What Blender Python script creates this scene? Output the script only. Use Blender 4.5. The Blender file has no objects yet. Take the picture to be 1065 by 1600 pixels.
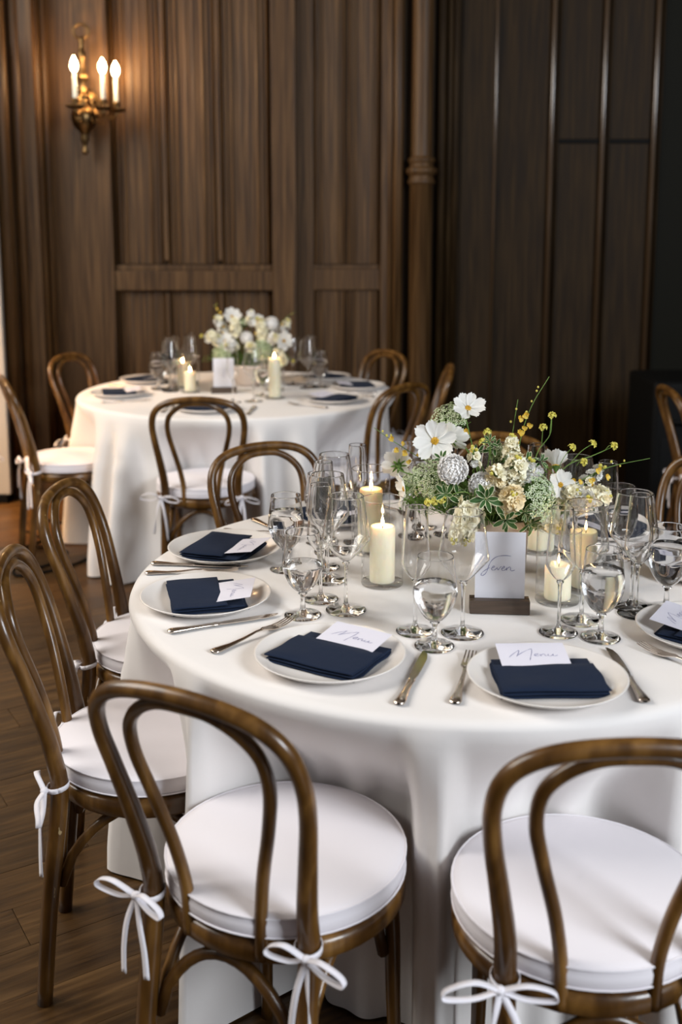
import bpy, bmesh, math, random
from mathutils import Vector, Matrix, Quaternion
random.seed(7)
S = bpy.context.scene
C = S.collection
PI = math.pi
R = math.radians

# ------------------------------------------------------------------ camera
cam = bpy.data.cameras.new('camera')
co = bpy.data.objects.new('camera', cam)
C.objects.link(co)
co.location = (0, 0, 1.543)
co.rotation_euler = (R(90 - 9.17), 0, 0)
cam.sensor_fit = 'AUTO'
cam.sensor_width = 36
cam.lens = 1662 / 1600 * 36
cam.shift_y = -173 / 1600
cam.clip_start = .05
cam.dof.use_dof = True
cam.dof.focus_distance = 2.3
cam.dof.aperture_fstop = 2.6
S.camera = co

# ------------------------------------------------------------------ world, light, exposure
w = bpy.data.worlds.new('world')
S.world = w
w.use_nodes = True
bg = w.node_tree.nodes['Background']
bg.inputs[0].default_value = (.80, .86, 1.0, 1)
bg.inputs[1].default_value = .08


def area(name, loc, target, sx, sy, power, col):
    l = bpy.data.lights.new(name, 'AREA')
    l.shape = 'RECTANGLE'
    l.size, l.size_y = sx, sy
    l.energy = power
    l.color = col
    o = bpy.data.objects.new(name, l)
    C.objects.link(o)
    o.location = loc
    o.rotation_euler = (Vector(target) - Vector(loc)).to_track_quat('-Z', 'Y').to_euler()
    return o


area('window_light_right', (4.4, -2.4, 3.5), (.1, 2.8, .6), 2.4, 2.4, 430, (.87, .93, 1.0))
area('window_light_left', (-3.6, 2.4, 3.5), (.0, 3.4, .6), 2.6, 2.4, 155, (1.0, .96, .90))
area('window_light_hall', (-3.3, 5.0, 2.9), (-1.0, 6.4, 1.2), 1.4, 2.0, 30, (1.0, .76, .50))
hl = area('added_warm_left', (-3.2, 5.0, 2.2), (-1.75, 5.45, 0), .5, .5, 17, (1.0, .55, .22))  # added warm light for the orange floor patch, its source unseen
hl.data.spread = R(60)
S.view_settings.view_transform = 'Standard'
S.view_settings.look = 'None'
S.view_settings.exposure = 0.40
S.view_settings.gamma = 1
S.view_settings.use_curve_mapping = False
S.cycles.max_bounces = 14
S.cycles.transmission_bounces = 12
S.cycles.transparent_max_bounces = 40
S.cycles.caustics_reflective = False
S.cycles.caustics_refractive = True
S.cycles.blur_glossy = 1.0
S.cycles.sample_clamp_indirect = 6


# ------------------------------------------------------------------ materials
def mat(name, col=(.8, .8, .8), rough=.5, metal=0., **kw):
    m = bpy.data.materials.new(name)
    m.use_nodes = True
    b = m.node_tree.nodes['Principled BSDF']
    b.inputs['Base Color'].default_value = (*col, 1)
    b.inputs['Roughness'].default_value = rough
    b.inputs['Metallic'].default_value = metal
    for k, v in kw.items():
        b.inputs[k.replace('_', ' ')].default_value = v
    return m


def N(m, t, **kw):
    n = m.node_tree.nodes.new(t)
    for k, v in kw.items():
        setattr(n, k, v)
    return n


def L(m, a, b):
    m.node_tree.links.new(a, b)


def noise_color(m, cols, scale=(1, 1, 1), nscale=5., detail=6., dist=0., lo=.3, hi=.7, bump=0., rough=None, coord='Object'):
    """colour ramp over a stretched noise, optional bump"""
    b = m.node_tree.nodes['Principled BSDF']
    tc = N(m, 'ShaderNodeTexCoord')
    mp = N(m, 'ShaderNodeMapping')
    mp.inputs['Scale'].default_value = scale
    L(m, tc.outputs[coord], mp.inputs['Vector'])
    nz = N(m, 'ShaderNodeTexNoise')
    nz.inputs['Scale'].default_value = nscale
    nz.inputs['Detail'].default_value = detail
    nz.inputs['Distortion'].default_value = dist
    L(m, mp.outputs[0], nz.inputs['Vector'])
    cr = N(m, 'ShaderNodeValToRGB')
    e = cr.color_ramp.elements
    e[0].position, e[1].position = lo, hi
    e[0].color = (*cols[0], 1)
    e[1].color = (*cols[-1], 1)
    for i, c in enumerate(cols[1:-1]):
        x = e.new(lo + (hi - lo) * (i + 1) / (len(cols) - 1))
        x.color = (*c, 1)
    L(m, nz.outputs['Fac'], cr.inputs[0])
    L(m, cr.outputs[0], b.inputs['Base Color'])
    if bump:
        bp = N(m, 'ShaderNodeBump')
        bp.inputs['Strength'].default_value = bump
        bp.inputs['Distance'].default_value = .004
        L(m, nz.outputs['Fac'], bp.inputs['Height'])
        L(m, bp.outputs[0], b.inputs['Normal'])
    if rough:
        mr = N(m, 'ShaderNodeMapRange')
        mr.inputs['To Min'].default_value, mr.inputs['To Max'].default_value = rough
        L(m, nz.outputs['Fac'], mr.inputs['Value'])
        L(m, mr.outputs[0], b.inputs['Roughness'])
    return cr, nz, tc, b


M = {}
m = M['oak'] = mat('oak_panelling', rough=.5, Specular_IOR_Level=.3)
noise_color(m, [(.030, .0138, .0040), (.066, .0325, .0108), (.112, .059, .0215)], (32, 32, .9), 2.2, 8, .3, .32, .7, .25, (.42, .6), 'Object')
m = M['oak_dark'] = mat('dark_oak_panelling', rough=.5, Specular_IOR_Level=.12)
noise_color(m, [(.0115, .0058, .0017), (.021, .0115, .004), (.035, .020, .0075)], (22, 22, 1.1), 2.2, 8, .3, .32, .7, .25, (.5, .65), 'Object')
m = M['oak_bead'] = mat('polished_dark_oak', (.05, .03, .016), .24, Specular_IOR_Level=.8)
m = M['floor'] = mat('floor_wood', rough=.35, Specular_IOR_Level=.35)
cr, nz, tc, b = noise_color(m, [(.024, .0105, .003), (.062, .030, .0085), (.118, .062, .021)], (1.2, 15, 15), 3., 9, .6, .3, .72, .3, (.28, .48))
oi = N(m, 'ShaderNodeObjectInfo')
mx = N(m, 'ShaderNodeMix', data_type='RGBA', blend_type='MULTIPLY')
mr = N(m, 'ShaderNodeMapRange')
mr.inputs['To Min'].default_value, mr.inputs['To Max'].default_value = .7, 1.25
L(m, oi.outputs['Random'], mr.inputs['Value'])
mx.inputs[0].default_value = 1
L(m, cr.outputs[0], mx.inputs[6])
L(m, mr.outputs[0], mx.inputs[7])
L(m, mx.outputs[2], b.inputs['Base Color'])

m = M['chair'] = mat('bentwood', rough=.3, Coat_Weight=.35, Coat_Roughness=.14, Specular_IOR_Level=.35)
cr, nz, tc, b = noise_color(m, [(.040, .016, .003), (.094, .041, .008), (.215, .105, .025)], (9, 9, 2.5), 2.5, 7, .5, .3, .72, .12, (.25, .42))
# worn chips of pale undercoat
n2 = N(m, 'ShaderNodeTexNoise')
n2.inputs['Scale'].default_value = 38
n2.inputs['Detail'].default_value = 3
mp2 = N(m, 'ShaderNodeMapping')
mp2.inputs['Scale'].default_value = (1, 1, .45)
L(m, tc.outputs['Object'], mp2.inputs[0])
L(m, mp2.outputs[0], n2.inputs['Vector'])
cr2 = N(m, 'ShaderNodeValToRGB')
cr2.color_ramp.elements[0].position, cr2.color_ramp.elements[1].position = .725, .74
L(m, n2.outputs['Fac'], cr2.inputs[0])
mx = N(m, 'ShaderNodeMix', data_type='RGBA')
L(m, cr2.outputs[0], mx.inputs[0])
L(m, cr.outputs[0], mx.inputs[6])
mx.inputs[7].default_value = (.42, .31, .16, 1)
L(m, mx.outputs[2], b.inputs['Base Color'])


def cloth_mat(name, col, rough=.85, sheen=.2, wscale=900, bump=.15):
    m = mat(name, col, rough, Sheen_Weight=sheen)
    b = m.node_tree.nodes['Principled BSDF']
    tc = N(m, 'ShaderNodeTexCoord')
    nz = N(m, 'ShaderNodeTexNoise')
    nz.inputs['Scale'].default_value = 14
    nz.inputs['Detail'].default_value = 3
    L(m, tc.outputs['Object'], nz.inputs['Vector'])
    wv = N(m, 'ShaderNodeTexNoise')
    wv.inputs['Scale'].default_value = wscale
    L(m, tc.outputs['Object'], wv.inputs['Vector'])
    ad = N(m, 'ShaderNodeMath', operation='MULTIPLY_ADD')
    ad.inputs[1].default_value = .12
    L(m, wv.outputs['Fac'], ad.inputs[0])
    L(m, nz.outputs['Fac'], ad.inputs[2])
    bp = N(m, 'ShaderNodeBump')
    bp.inputs['Strength'].default_value = bump
    bp.inputs['Distance'].default_value = .01
    L(m, ad.outputs[0], bp.inputs['Height'])
    L(m, bp.outputs[0], b.inputs['Normal'])
    return m


M['cloth'] = cloth_mat('white_table_linen', (.80, .762, .735))
M['cushion'] = cloth_mat('white_cushion_cotton', (.80, .76, .79), bump=.08)
M['ribbon'] = cloth_mat('white_cotton_tape', (.80, .77, .81), bump=.05)
M['navy'] = cloth_mat('navy_linen', (.009, .017, .040), .9, .02, 700, .3)
M['navy'].node_tree.nodes['Principled BSDF'].inputs['Specular IOR Level'].default_value = .15
M['plate'] = mat('white_stoneware', (.80, .755, .715), .28, Coat_Weight=.3)
M['card'] = mat('white_card', (.80, .79, .84), .7)
M['ink'] = mat('ink', (.15, .15, .33), .6)
M['menu_card'] = mat('pale_lilac_card', (.74, .72, .80), .7)
M['silver'] = mat('silver_cutlery', (.72, .64, .57), .16, 1.)
M['holder'] = mat('dark_walnut', rough=.5)
noise_color(M['holder'], [(.045, .028, .018), (.085, .055, .036)], (2, 30, 30), 6, 5)
M['wax'] = mat('cream_wax', (.93, .84, .63), .45, Subsurface_Weight=.6, Subsurface_Scale=.02)
M['wax'].node_tree.nodes['Principled BSDF'].inputs['Subsurface Radius'].default_value = (1, .75, .5)
M['wick'] = mat('wick', (.02, .015, .01), .9)
M['bowl'] = mat('beige_ceramic', (.62, .52, .45), .55)
M['recess_shade'] = mat('recess_shade_black', (.0065, .006, .0035), .6, Specular_IOR_Level=.08)  # near-black colour stands in for the darkness of a recess at the right end
M['brass'] = mat('aged_brass', (.14, .085, .036), .3, 1.)
M['sleeve'] = mat('candle_sleeve', (.72, .74, .66), .6)
M['black'] = mat('black_shell', (.004, .004, .004), .6, Specular_IOR_Level=.08)
M['white_panel'] = mat('white_painted_board', (.36, .34, .31), .6)
M['wall_plain'] = mat('plain_plaster', (.35, .31, .27), .8)


def emit(name, col, s):
    m = bpy.data.materials.new(name)
    m.use_nodes = True
    nt = m.node_tree
    nt.nodes.clear()
    e = nt.nodes.new('ShaderNodeEmission')
    e.inputs[0].default_value = (*col, 1)
    e.inputs[1].default_value = s
    o = nt.nodes.new('ShaderNodeOutputMaterial')
    nt.links.new(e.outputs[0], o.inputs[0])
    return m


M['flame'] = emit('flame', (1, .60, .24), 110)
M['bulb'] = emit('lit_bulb', (1, .62, .30), 150)


def thin_glass(name, tint=(.985, .99, .99)):
    m = bpy.data.materials.new(name)
    m.use_nodes = True
    nt = m.node_tree
    nt.nodes.clear()
    t = nt.nodes.new('ShaderNodeBsdfTransparent')
    t.inputs[0].default_value = (*tint, 1)
    g = nt.nodes.new('ShaderNodeBsdfGlossy')
    g.inputs['Roughness'].default_value = .02
    lw = nt.nodes.new('ShaderNodeLayerWeight')
    lw.inputs['Blend'].default_value = .5
    pw = nt.nodes.new('ShaderNodeMath')
    pw.operation = 'POWER'
    pw.inputs[1].default_value = 3.2
    nt.links.new(lw.outputs['Facing'], pw.inputs[0])
    f = nt.nodes.new('ShaderNodeMapRange')
    f.inputs['To Min'].default_value, f.inputs['To Max'].default_value = .045, .85
    nt.links.new(pw.outputs[0], f.inputs['Value'])
    x = nt.nodes.new('ShaderNodeMixShader')
    o = nt.nodes.new('ShaderNodeOutputMaterial')
    nt.links.new(f.outputs[0], x.inputs[0])
    nt.links.new(t.outputs[0], x.inputs[1])
    nt.links.new(g.outputs[0], x.inputs[2])
    nt.links.new(x.outputs[0], o.inputs[0])
    return m


M['glass'] = thin_glass('clear_glass')
M['stem_glass'] = mat('solid_glass', (1, 1, 1), 0., Transmission_Weight=1., IOR=1.47)
M['water'] = mat('water', (1, 1, 1), 0., Transmission_Weight=1., IOR=1.33)


def leafy(name, cols, rough=.5, nscale=30, trans=.25):
    m = mat(name, cols[0], rough)
    noise_color(m, cols, (1, 1, 1), nscale, 3)
    b = m.node_tree.nodes['Principled BSDF']
    nt = m.node_tree
    tr = N(m, 'ShaderNodeBsdfTranslucent')
    cr = b.inputs['Base Color'].links[0].from_socket
    L(m, cr, tr.inputs[0])
    x = N(m, 'ShaderNodeMixShader')
    x.inputs[0].default_value = trans
    out = [n for n in nt.nodes if n.type == 'OUTPUT_MATERIAL'][0]
    L(m, b.outputs[0], x.inputs[1])
    L(m, tr.outputs[0], x.inputs[2])
    L(m, x.outputs[0], out.inputs[0])
    return m


M['petal_white'] = leafy('white_petal', [(.86, .85, .81), (.92, .91, .88)], .5, 40, .3)
M['petal_cream'] = leafy('cream_petal', [(.92, .86, .62), (.96, .93, .78)], .6, 40, .15)
M['petal_peach'] = leafy('peach_petal', [(.92, .76, .46), (.95, .87, .64)], .6, 40, .15)
M['petal_scab'] = leafy('pale_lilac_petal', [(.93, .91, .88), (.97, .95, .93)], .7, 60, .10)
M['petal_yellow'] = leafy('yellow_petal', [(.78, .46, .03), (.86, .66, .12)], .5, 80, .3)
M['bud_yellow'] = leafy('yellow_bud', [(.66, .58, .06), (.82, .76, .22)], .5, 90, .25)
M['disc'] = leafy('flower_disc', [(.45, .22, .01), (.80, .50, .04)], .7, 300, .05)
M['stem'] = leafy('green_stem', [(.10, .20, .035), (.22, .36, .08)], .5, 20, .15)
M['fern'] = leafy('feathery_green', [(.09, .20, .03), (.26, .42, .11)], .6, 60, .4)
M['ammi'] = leafy('umbel_floret', [(.36, .52, .20), (.84, .87, .68)], .6, 220, .25)
M['dark_leaf'] = leafy('dark_foliage', [(.02, .06, .014), (.06, .13, .03)], .5, 20, .2)
m = M['variegated'] = mat('variegated_leaf', rough=.6, Specular_IOR_Level=.2)
b = m.node_tree.nodes['Principled BSDF']
at = N(m, 'ShaderNodeAttribute', attribute_name='edge')
nz = N(m, 'ShaderNodeTexNoise')
nz.inputs['Scale'].default_value = 160
tc = N(m, 'ShaderNodeTexCoord')
L(m, tc.outputs['Object'], nz.inputs['Vector'])
ad = N(m, 'ShaderNodeMath', operation='MULTIPLY_ADD')
ad.inputs[1].default_value = .35
L(m, nz.outputs['Fac'], ad.inputs[0])
L(m, at.outputs['Fac'], ad.inputs[2])
cr = N(m, 'ShaderNodeValToRGB')
for e_, p_, c_ in zip(cr.color_ramp.elements, (.90, 1.0), ((.035, .09, .02, 1), (.70, .72, .48, 1))):
    e_.position, e_.color = p_, c_
L(m, ad.outputs[0], cr.inputs[0])
L(m, cr.outputs[0], b.inputs['Base Color'])


# ------------------------------------------------------------------ mesh helpers
class MB:
    def __init__(s):
        s.v, s.f, s.e = [], [], []

    def add(s, v, f, e=None):
        o = len(s.v)
        s.v += [tuple(p) for p in v]
        s.f += [tuple(i + o for i in q) for q in f]
        s.e += list(e) if e else [0.] * len(v)
        return s

    def merge(s, o, mtx=None):
        return s.add([mtx @ Vector(p) for p in o.v] if mtx else o.v, o.f, o.e)

    def mesh(s, name, mt, smooth=True, edge=False):
        me = bpy.data.meshes.new(name)
        me.from_pydata(s.v, [], s.f)
        if smooth:
            me.polygons.foreach_set('use_smooth', [True] * len(me.polygons))
        if edge:
            a = me.attributes.new('edge', 'FLOAT', 'POINT')
            a.data.foreach_set('value', s.e)
        me.materials.append(mt)
        me.update()
        return me


def link(name, me, parent=None, loc=None, rot=None, mtx=None):
    o = bpy.data.objects.new(name, me)
    C.objects.link(o)
    if parent:
        o.parent = parent
    if mtx is not None:
        o.matrix_basis = mtx
    if loc is not None:
        o.location = loc
    if rot is not None:
        o.rotation_euler = rot
    return o


def obj(name, mb, mt, parent=None, smooth=True, edge=False, **kw):
    return link(name, mb.mesh(name, mt, smooth, edge), parent, **kw)


def tag(o, label=None, cat=None, group=None, kind=None):
    for k, v in (('label', label), ('category', cat), ('group', group), ('kind', kind)):
        if v:
            o[k] = v
    return o


def thing(name, label, cat, loc=(0, 0, 0), rz=0, group=None):
    o = link(name, None, None, loc, (0, 0, rz))
    o.empty_display_size = .05
    return tag(o, label, cat, group)


def copy_tree(o, parent=None):
    c = o.copy()
    C.objects.link(c)
    if parent:
        c.parent = parent
    for ch in list(o.children):
        copy_tree(ch, c)
    return c


def spline(pts, n=6, closed=False):
    P = [Vector(p) for p in pts]
    out = []
    k = len(P)
    rng = range(k if closed else k - 1)
    for i in rng:
        p1, p2 = P[i], P[(i + 1) % k]
        p0 = P[i - 1] if (i > 0 or closed) else p1 * 2 - p2
        p3 = P[(i + 2) % k] if (i + 2 < k or closed) else p2 * 2 - p1
        for j in range(n):
            t = j / n
            out.append(.5 * ((2 * p1) + (p2 - p0) * t + (2 * p0 - 5 * p1 + 4 * p2 - p3) * t * t + (3 * p1 - p0 - 3 * p2 + p3) * t ** 3))
    if not closed:
        out.append(P[-1])
    return out


def frames(path, closed=False):
    n = len(path)
    T = []
    for i in range(n):
        a = path[i - 1] if (i or closed) else path[0]
        b = path[(i + 1) % n] if (i < n - 1 or closed) else path[-1]
        T.append((b - a).normalized())
    up = Vector((0, 0, 1)) if abs(T[0].z) < .9 else Vector((1, 0, 0))
    U = [(up - T[0] * up.dot(T[0])).normalized()]
    for i in range(1, n):
        q = T[i - 1].rotation_difference(T[i])
        u = q @ U[-1]
        U.append((u - T[i] * u.dot(T[i])).normalized())
    return T, U


def tube(path, rad, seg=10, closed=False, mb=None, flat=1.):
    path = [Vector(p) for p in path]
    T, U = frames(path, closed)
    n = len(path)
    v, f = [], []
    for i in range(n):
        r = rad(i / (n - 1)) if callable(rad) else rad
        W = T[i].cross(U[i])
        for j in range(seg):
            a = 2 * PI * j / seg
            v.append(path[i] + U[i] * (r * flat * math.cos(a)) + W * (r * math.sin(a)))
    for i in range(n if closed else n - 1):
        for j in range(seg):
            k = (i + 1) % n
            f.append((i * seg + j, i * seg + (j + 1) % seg, k * seg + (j + 1) % seg, k * seg + j))
    if not closed:
        f.append(tuple(range(seg - 1, -1, -1)))
        f.append(tuple((n - 1) * seg + j for j in range(seg)))
    return (mb or MB()).add(v, f)


def ribbon(path, wid, th, wdir, mb=None):
    """flat strip of rectangular section; wdir = width direction (vector or per-point list)"""
    path = [Vector(p) for p in path]
    T, _ = frames(path)
    v, f = [], []
    n = len(path)
    for i in range(n):
        d = wdir[i] if isinstance(wdir, list) else wdir
        d = Vector(d)
        d = d - T[i] * d.dot(T[i])
        d = d.normalized() if d.length > 1e-5 else Vector((1, 0, 0))
        nn = T[i].cross(d)
        wd = wid(i / (n - 1)) if callable(wid) else wid
        for a, b in ((-1, -1), (1, -1), (1, 1), (-1, 1)):
            v.append(path[i] + d * (a * wd / 2) + nn * (b * th / 2))
    for i in range(n - 1):
        for j in range(4):
            k = (j + 1) % 4
            f.append((i * 4 + j, i * 4 + k, i * 4 + 4 + k, i * 4 + 4 + j))
    f += [(3, 2, 1, 0), tuple((n - 1) * 4 + j for j in range(4))]
    return (mb or MB()).add(v, f)


def lathe(prof, seg=32, mb=None, cap=False):
    v, f = [], []
    n = len(prof)
    for r, z in prof:
        for j in range(seg):
            a = 2 * PI * j / seg
            v.append((r * math.cos(a), r * math.sin(a), z))
    for i in range(n - 1):
        for j in range(seg):
            k = (j + 1) % seg
            f.append((i * seg + j, i * seg + k, i * seg + seg + k, i * seg + seg + j))
    if cap:
        f.append(tuple(range(seg - 1, -1, -1)))
        f.append(tuple((n - 1) * seg + j for j in range(seg)))
    return (mb or MB()).add(v, f)


def box(x0, x1, y0, y1, z0, z1, mb=None, bev=0.):
    mb = mb or MB()
    if not bev:
        v = [(x, y, z) for z in (z0, z1) for x, y in ((x0, y0), (x1, y0), (x1, y1), (x0, y1))]
        return mb.add(v, [(3, 2, 1, 0), (4, 5, 6, 7), (0, 1, 5, 4), (1, 2, 6, 5), (2, 3, 7, 6), (3, 0, 4, 7)])
    bm = bmesh.new()
    bmesh.ops.create_cube(bm, size=1)
    for q in bm.verts:
        q.co = Vector(((x0 + x1) / 2 + q.co.x * (x1 - x0), (y0 + y1) / 2 + q.co.y * (y1 - y0), (z0 + z1) / 2 + q.co.z * (z1 - z0)))
    bmesh.ops.bevel(bm, geom=bm.edges[:], offset=bev, segments=2, affect='EDGES', profile=.7)
    bm.verts.index_update()
    mb.add([q.co.copy() for q in bm.verts], [tuple(x.index for x in q.verts) for q in bm.faces])
    bm.free()
    return mb


def extrude_z(outline, z0, z1, mb=None):
    """closed xy outline (counter-clockwise) extruded from z0 to z1"""
    n = len(outline)
    v = [(x, y, z0) for x, y in outline] + [(x, y, z1) for x, y in outline]
    f = [(i, (i + 1) % n, n + (i + 1) % n, n + i) for i in range(n)]
    f += [tuple(range(n - 1, -1, -1)), tuple(range(n, 2 * n))]
    return (mb or MB()).add(v, f)


def ball(r, c=(0, 0, 0), seg=8, ring=5, mb=None, sz=1.):
    prof = [(max(r * math.sin(PI * i / ring), r * .02), -r * sz * math.cos(PI * i / ring)) for i in range(ring + 1)]
    b = lathe(prof, seg)
    return (mb or MB()).add([(x + c[0], y + c[1], z + c[2]) for x, y, z in b.v], b.f)


def smooth01(x):
    x = min(1, max(0, x))
    return x * x * (3 - 2 * x)


def look(nrm, roll=0.):
    return Vector(nrm).normalized().to_track_quat('Z', 'Y').to_matrix().to_4x4() @ Matrix.Rotation(roll, 4, 'Z')


# ------------------------------------------------------------------ floor
TH = R(32)          # direction in which the boards run
fb = MB()
fb.add([(-6, -1, -.03), (6, -1, -.03), (6, 9, -.03), (-6, 9, -.03)], [(0, 1, 2, 3)])
floor = tag(obj('floor', fb, M['floor'], smooth=False), kind='structure')
PLW, PLL, G = .150, 1.30, .0008
ux, uy = Vector((math.cos(TH), math.sin(TH), 0)), Vector((-math.sin(TH), math.cos(TH), 0))
plank_me = box(-PLL / 2 + G, PLL / 2 - G, -PLW / 2 + G / 2, PLW / 2 - G / 2, -.03, 0, bev=.0008).mesh('plank', M['floor'], smooth=False)


def floor_seen(p):
    """ground the photograph or a step aside can see"""
    return 1.3 < p.y < 6.9 and -.42 * p.y - .55 < p.x < .42 * p.y + .3 and p.x < 2.2


cand = []
for i in range(-60, 61):
    off = random.random() * PLL
    for j in range(-9, 10):
        p = ux * (j * PLL + off) + uy * (i * PLW) + Vector((0, 3.5, 0))
        if floor_seen(p):
            hid = math.hypot(p.x - .262, p.y - 2.353) < .3 or math.hypot(p.x + .512, p.y - 5.213) < .3
            cand.append((p.length + (p.x > 0) * 2.5, p, hid))
        elif -5 < p.x < 5 and -.8 < p.y < 8:
            cand.append((50 + p.length, p, True))
cand.sort(key=lambda t: t[0])
rest = MB()
cnt = 0
for d, p, hid in cand:
    mt = Matrix.Translation(p) @ Matrix.Rotation(TH, 4, 'Z')
    if d < 50 and not hid and cnt < 285:
        link('plank', plank_me, floor, mtx=mt @ Matrix.Translation((0, 0, -random.random() * .0008)))
        cnt += 1
    else:
        box(-PLL / 2 + G, PLL / 2 - G, -PLW / 2 + G / 2, PLW / 2 - G / 2, -.03, 0).v
        q = box(-PLL / 2 + G, PLL / 2 - G, -PLW / 2 + G / 2, PLW / 2 - G / 2, -.028, -.0004)
        rest.merge(q, mt)
tag(obj('plank_field', rest, M['floor'], floor, smooth=False), kind='stuff')

# ------------------------------------------------------------------ walls
ZT = 4.6
YW = 6.35           # face of the stiles on the left panelling
wb = box(-5, 5, YW + .10, YW + .30, 0, ZT)
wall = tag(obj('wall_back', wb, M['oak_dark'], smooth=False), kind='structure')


def wpart(name, mb, mt='oak', smooth=False):
    return obj(name, mb, M[mt], wall, smooth=smooth)


def linen_panel(x0, x1, z0, z1, mt='oak', yb=None, folds=3, depth=.022):
    """carved linenfold board: a row of rounded folds running up the panel"""
    yb = yb or YW + .075
    pts = [(x1, yb + .02), (x0, yb + .02)]
    n = 64
    for i in range(n + 1):
        u = i / n
        e = min(u, 1 - u)
        broad = (1 - abs(2 * u - 1) ** 2.5) * .8
        beads = sum(h * math.exp(-((e - c_) / w_) ** 2) for c_, w_, h in ((.06, .022, .75), (.15, .018, .55), (.25, .03, .42), (.43, .02, .16)))
        edge = min(1, e * 22) * 1.25
        pts.append((x0 + (x1 - x0) * u, yb - depth * edge * (.35 * broad + beads)))
    return wpart('linenfold_panel', extrude_z(pts, z0, z1), mt)


def stile(x0, x1, z0, z1, mt='oak', y=None, name='stile', th=.11):
    y = YW if y is None else y
    return wpart(name, box(x0, x1, y, y + th, z0, z1, bev=.006), mt)


def rail(x0, x1, z0, z1, mt='oak', y=None, name='rail'):
    y = YW + .012 if y is None else y
    return wpart(name, box(x0, x1, y, y + .09, z0, z1, bev=.005), mt)


# left bay: wide plain stiles, three linenfold boards above and below one rail
stile(-1.70, -1.345, .0, ZT)
stile(-.405, -.265, 0, ZT)
xs = [-1.345, -1.04, -.72, -.405]
for a, b2 in zip(xs[:-1], xs[1:]):
    linen_panel(a + .006, b2 - .006, 1.34, ZT, folds=3)
    linen_panel(a + .006, b2 - .006, .22, 1.19, folds=3, depth=.014)
for x in xs[1:-1]:
    stile(x - .014, x + .014, 1.36, ZT, y=YW + .052, name='bead', th=.04)
    stile(x - .014, x + .014, .22, 1.17, y=YW + .052, name='bead', th=.04)
rail(-1.345, -.405, 1.185, 1.30)
rail(-1.345, -.405, 1.30, 1.335, y=YW + .035, name='moulding')
rail(-1.345, -.405, 0, .22)
# recessed bay
YR = YW + .05
stile(-.265, -.165, 0, ZT, y=YR + .02, th=.06)
xs = [-.165, .035, .235]
for a, b2 in zip(xs[:-1], xs[1:]):
    linen_panel(a + .004, b2 - .004, 1.34, ZT, yb=YR + .035, folds=2, depth=.014)
    linen_panel(a + .004, b2 - .004, .22, 1.19, yb=YR + .035, folds=2, depth=.012)
rail(-.165, .235, 1.185, 1.31, y=YR + .012)
rail(-.165, .235, 1.31, 1.335, y=YR + .03, name='moulding')
rail(-.165, .235, 0, .22, y=YR + .012)
stile(.235, .275, 0, ZT, y=YR - .01, th=.09)
# clustered shaft between the bays: mouldings, round column with a collar
for x, r, yy in ((.292, .022, YW + .05), (.335, .030, YW + .02), (.585, .030, YW + .03), (.635, .020, YW + .045), (.672, .020, YW + .045)):
    wpart('moulding', tube([(x, yy, 0), (x, yy, ZT)], r, 12), 'oak_dark' if x > .5 else 'oak', True)
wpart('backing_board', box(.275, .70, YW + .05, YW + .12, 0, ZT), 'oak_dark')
prof = [(.066, 0), (.066, 1.80), (.074, 1.805), (.082, 1.815), (.074, 1.83), (.068, 1.845), (.070, 1.855), (.088, 1.868), (.090, 1.88),
        (.088, 1.892), (.068, 1.905), (.068, 1.925), (.078, 1.935), (.078, 1.95), (.062, 1.955), (.060, 1.97), (.060, ZT)]
o = wpart('column', lathe(prof, 24), 'oak', True)
o.location = (.470, YW - .01, 0)
# right bay: dark boards with narrow mullions and a black strip as gap shade
YD = YW + .06
xs = [.70, .905, 1.235, 1.535, 1.835, 2.4]
for i, (a, b2) in enumerate(zip(xs[:-1], xs[1:])):
    y = YD + (.0 if i == 0 else .02)
    if i in (2, 3):
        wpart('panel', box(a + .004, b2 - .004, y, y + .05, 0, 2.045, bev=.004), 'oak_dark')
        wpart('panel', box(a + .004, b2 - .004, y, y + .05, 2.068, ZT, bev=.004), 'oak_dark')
    else:
        wpart('panel', box(a + .004, b2 - .004, y, y + .05, 0, ZT, bev=.004), 'recess_shade' if i == 4 else 'oak_dark')
for i, x in enumerate(xs[1:5]):
    r = .010 if i == 0 else .017
    wpart('mullion', tube([(x, YD - .002, 0), (x, YD - .002, ZT)], r, 16), 'oak_bead', True)
    if i:
        wpart('bead', tube([(x + .035, YD + .012, 0), (x + .035, YD + .012, ZT)], .009, 8), 'oak_dark', True)
wpart('gap_shade', box(1.255, 1.825, YD + .008, YD + .03, 2.047, 2.066, bev=.003), 'black')  # black strip painted in for the shade of the gap between panels
wpart('panel', box(2.4, 5, YD + .02, YD + .07, 0, ZT), 'recess_shade')
# left clustered pilaster
px0 = [(-1.99, 6.36), (-1.99, 6.00), (-1.955, 6.00), (-1.945, 6.03), (-1.925, 6.03), (-1.915, 5.985)]
wpart('backing_board', box(-2.6, -1.70, YW + .02, YW + .12, 0, ZT), 'oak')
for x, yy, r in ((-2.02, 6.15, .05), (-1.955, 6.12, .030), (-1.895, 6.10, .045), (-1.825, 6.17, .032), (-1.775, 6.20, .022), (-1.735, 6.25, .032), (-1.70, 6.31, .020)):
    wpart('moulding', tube([(x, yy, 0), (x, yy, ZT)], r, 14), 'oak', True)
wpart('plinth', box(-2.07, -1.67, 6.04, 6.37, 0, .16, bev=.01), 'oak')
wpart('pilaster_core', box(-2.06, -1.72, 6.16, 6.42, 0, ZT), 'oak')
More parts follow.
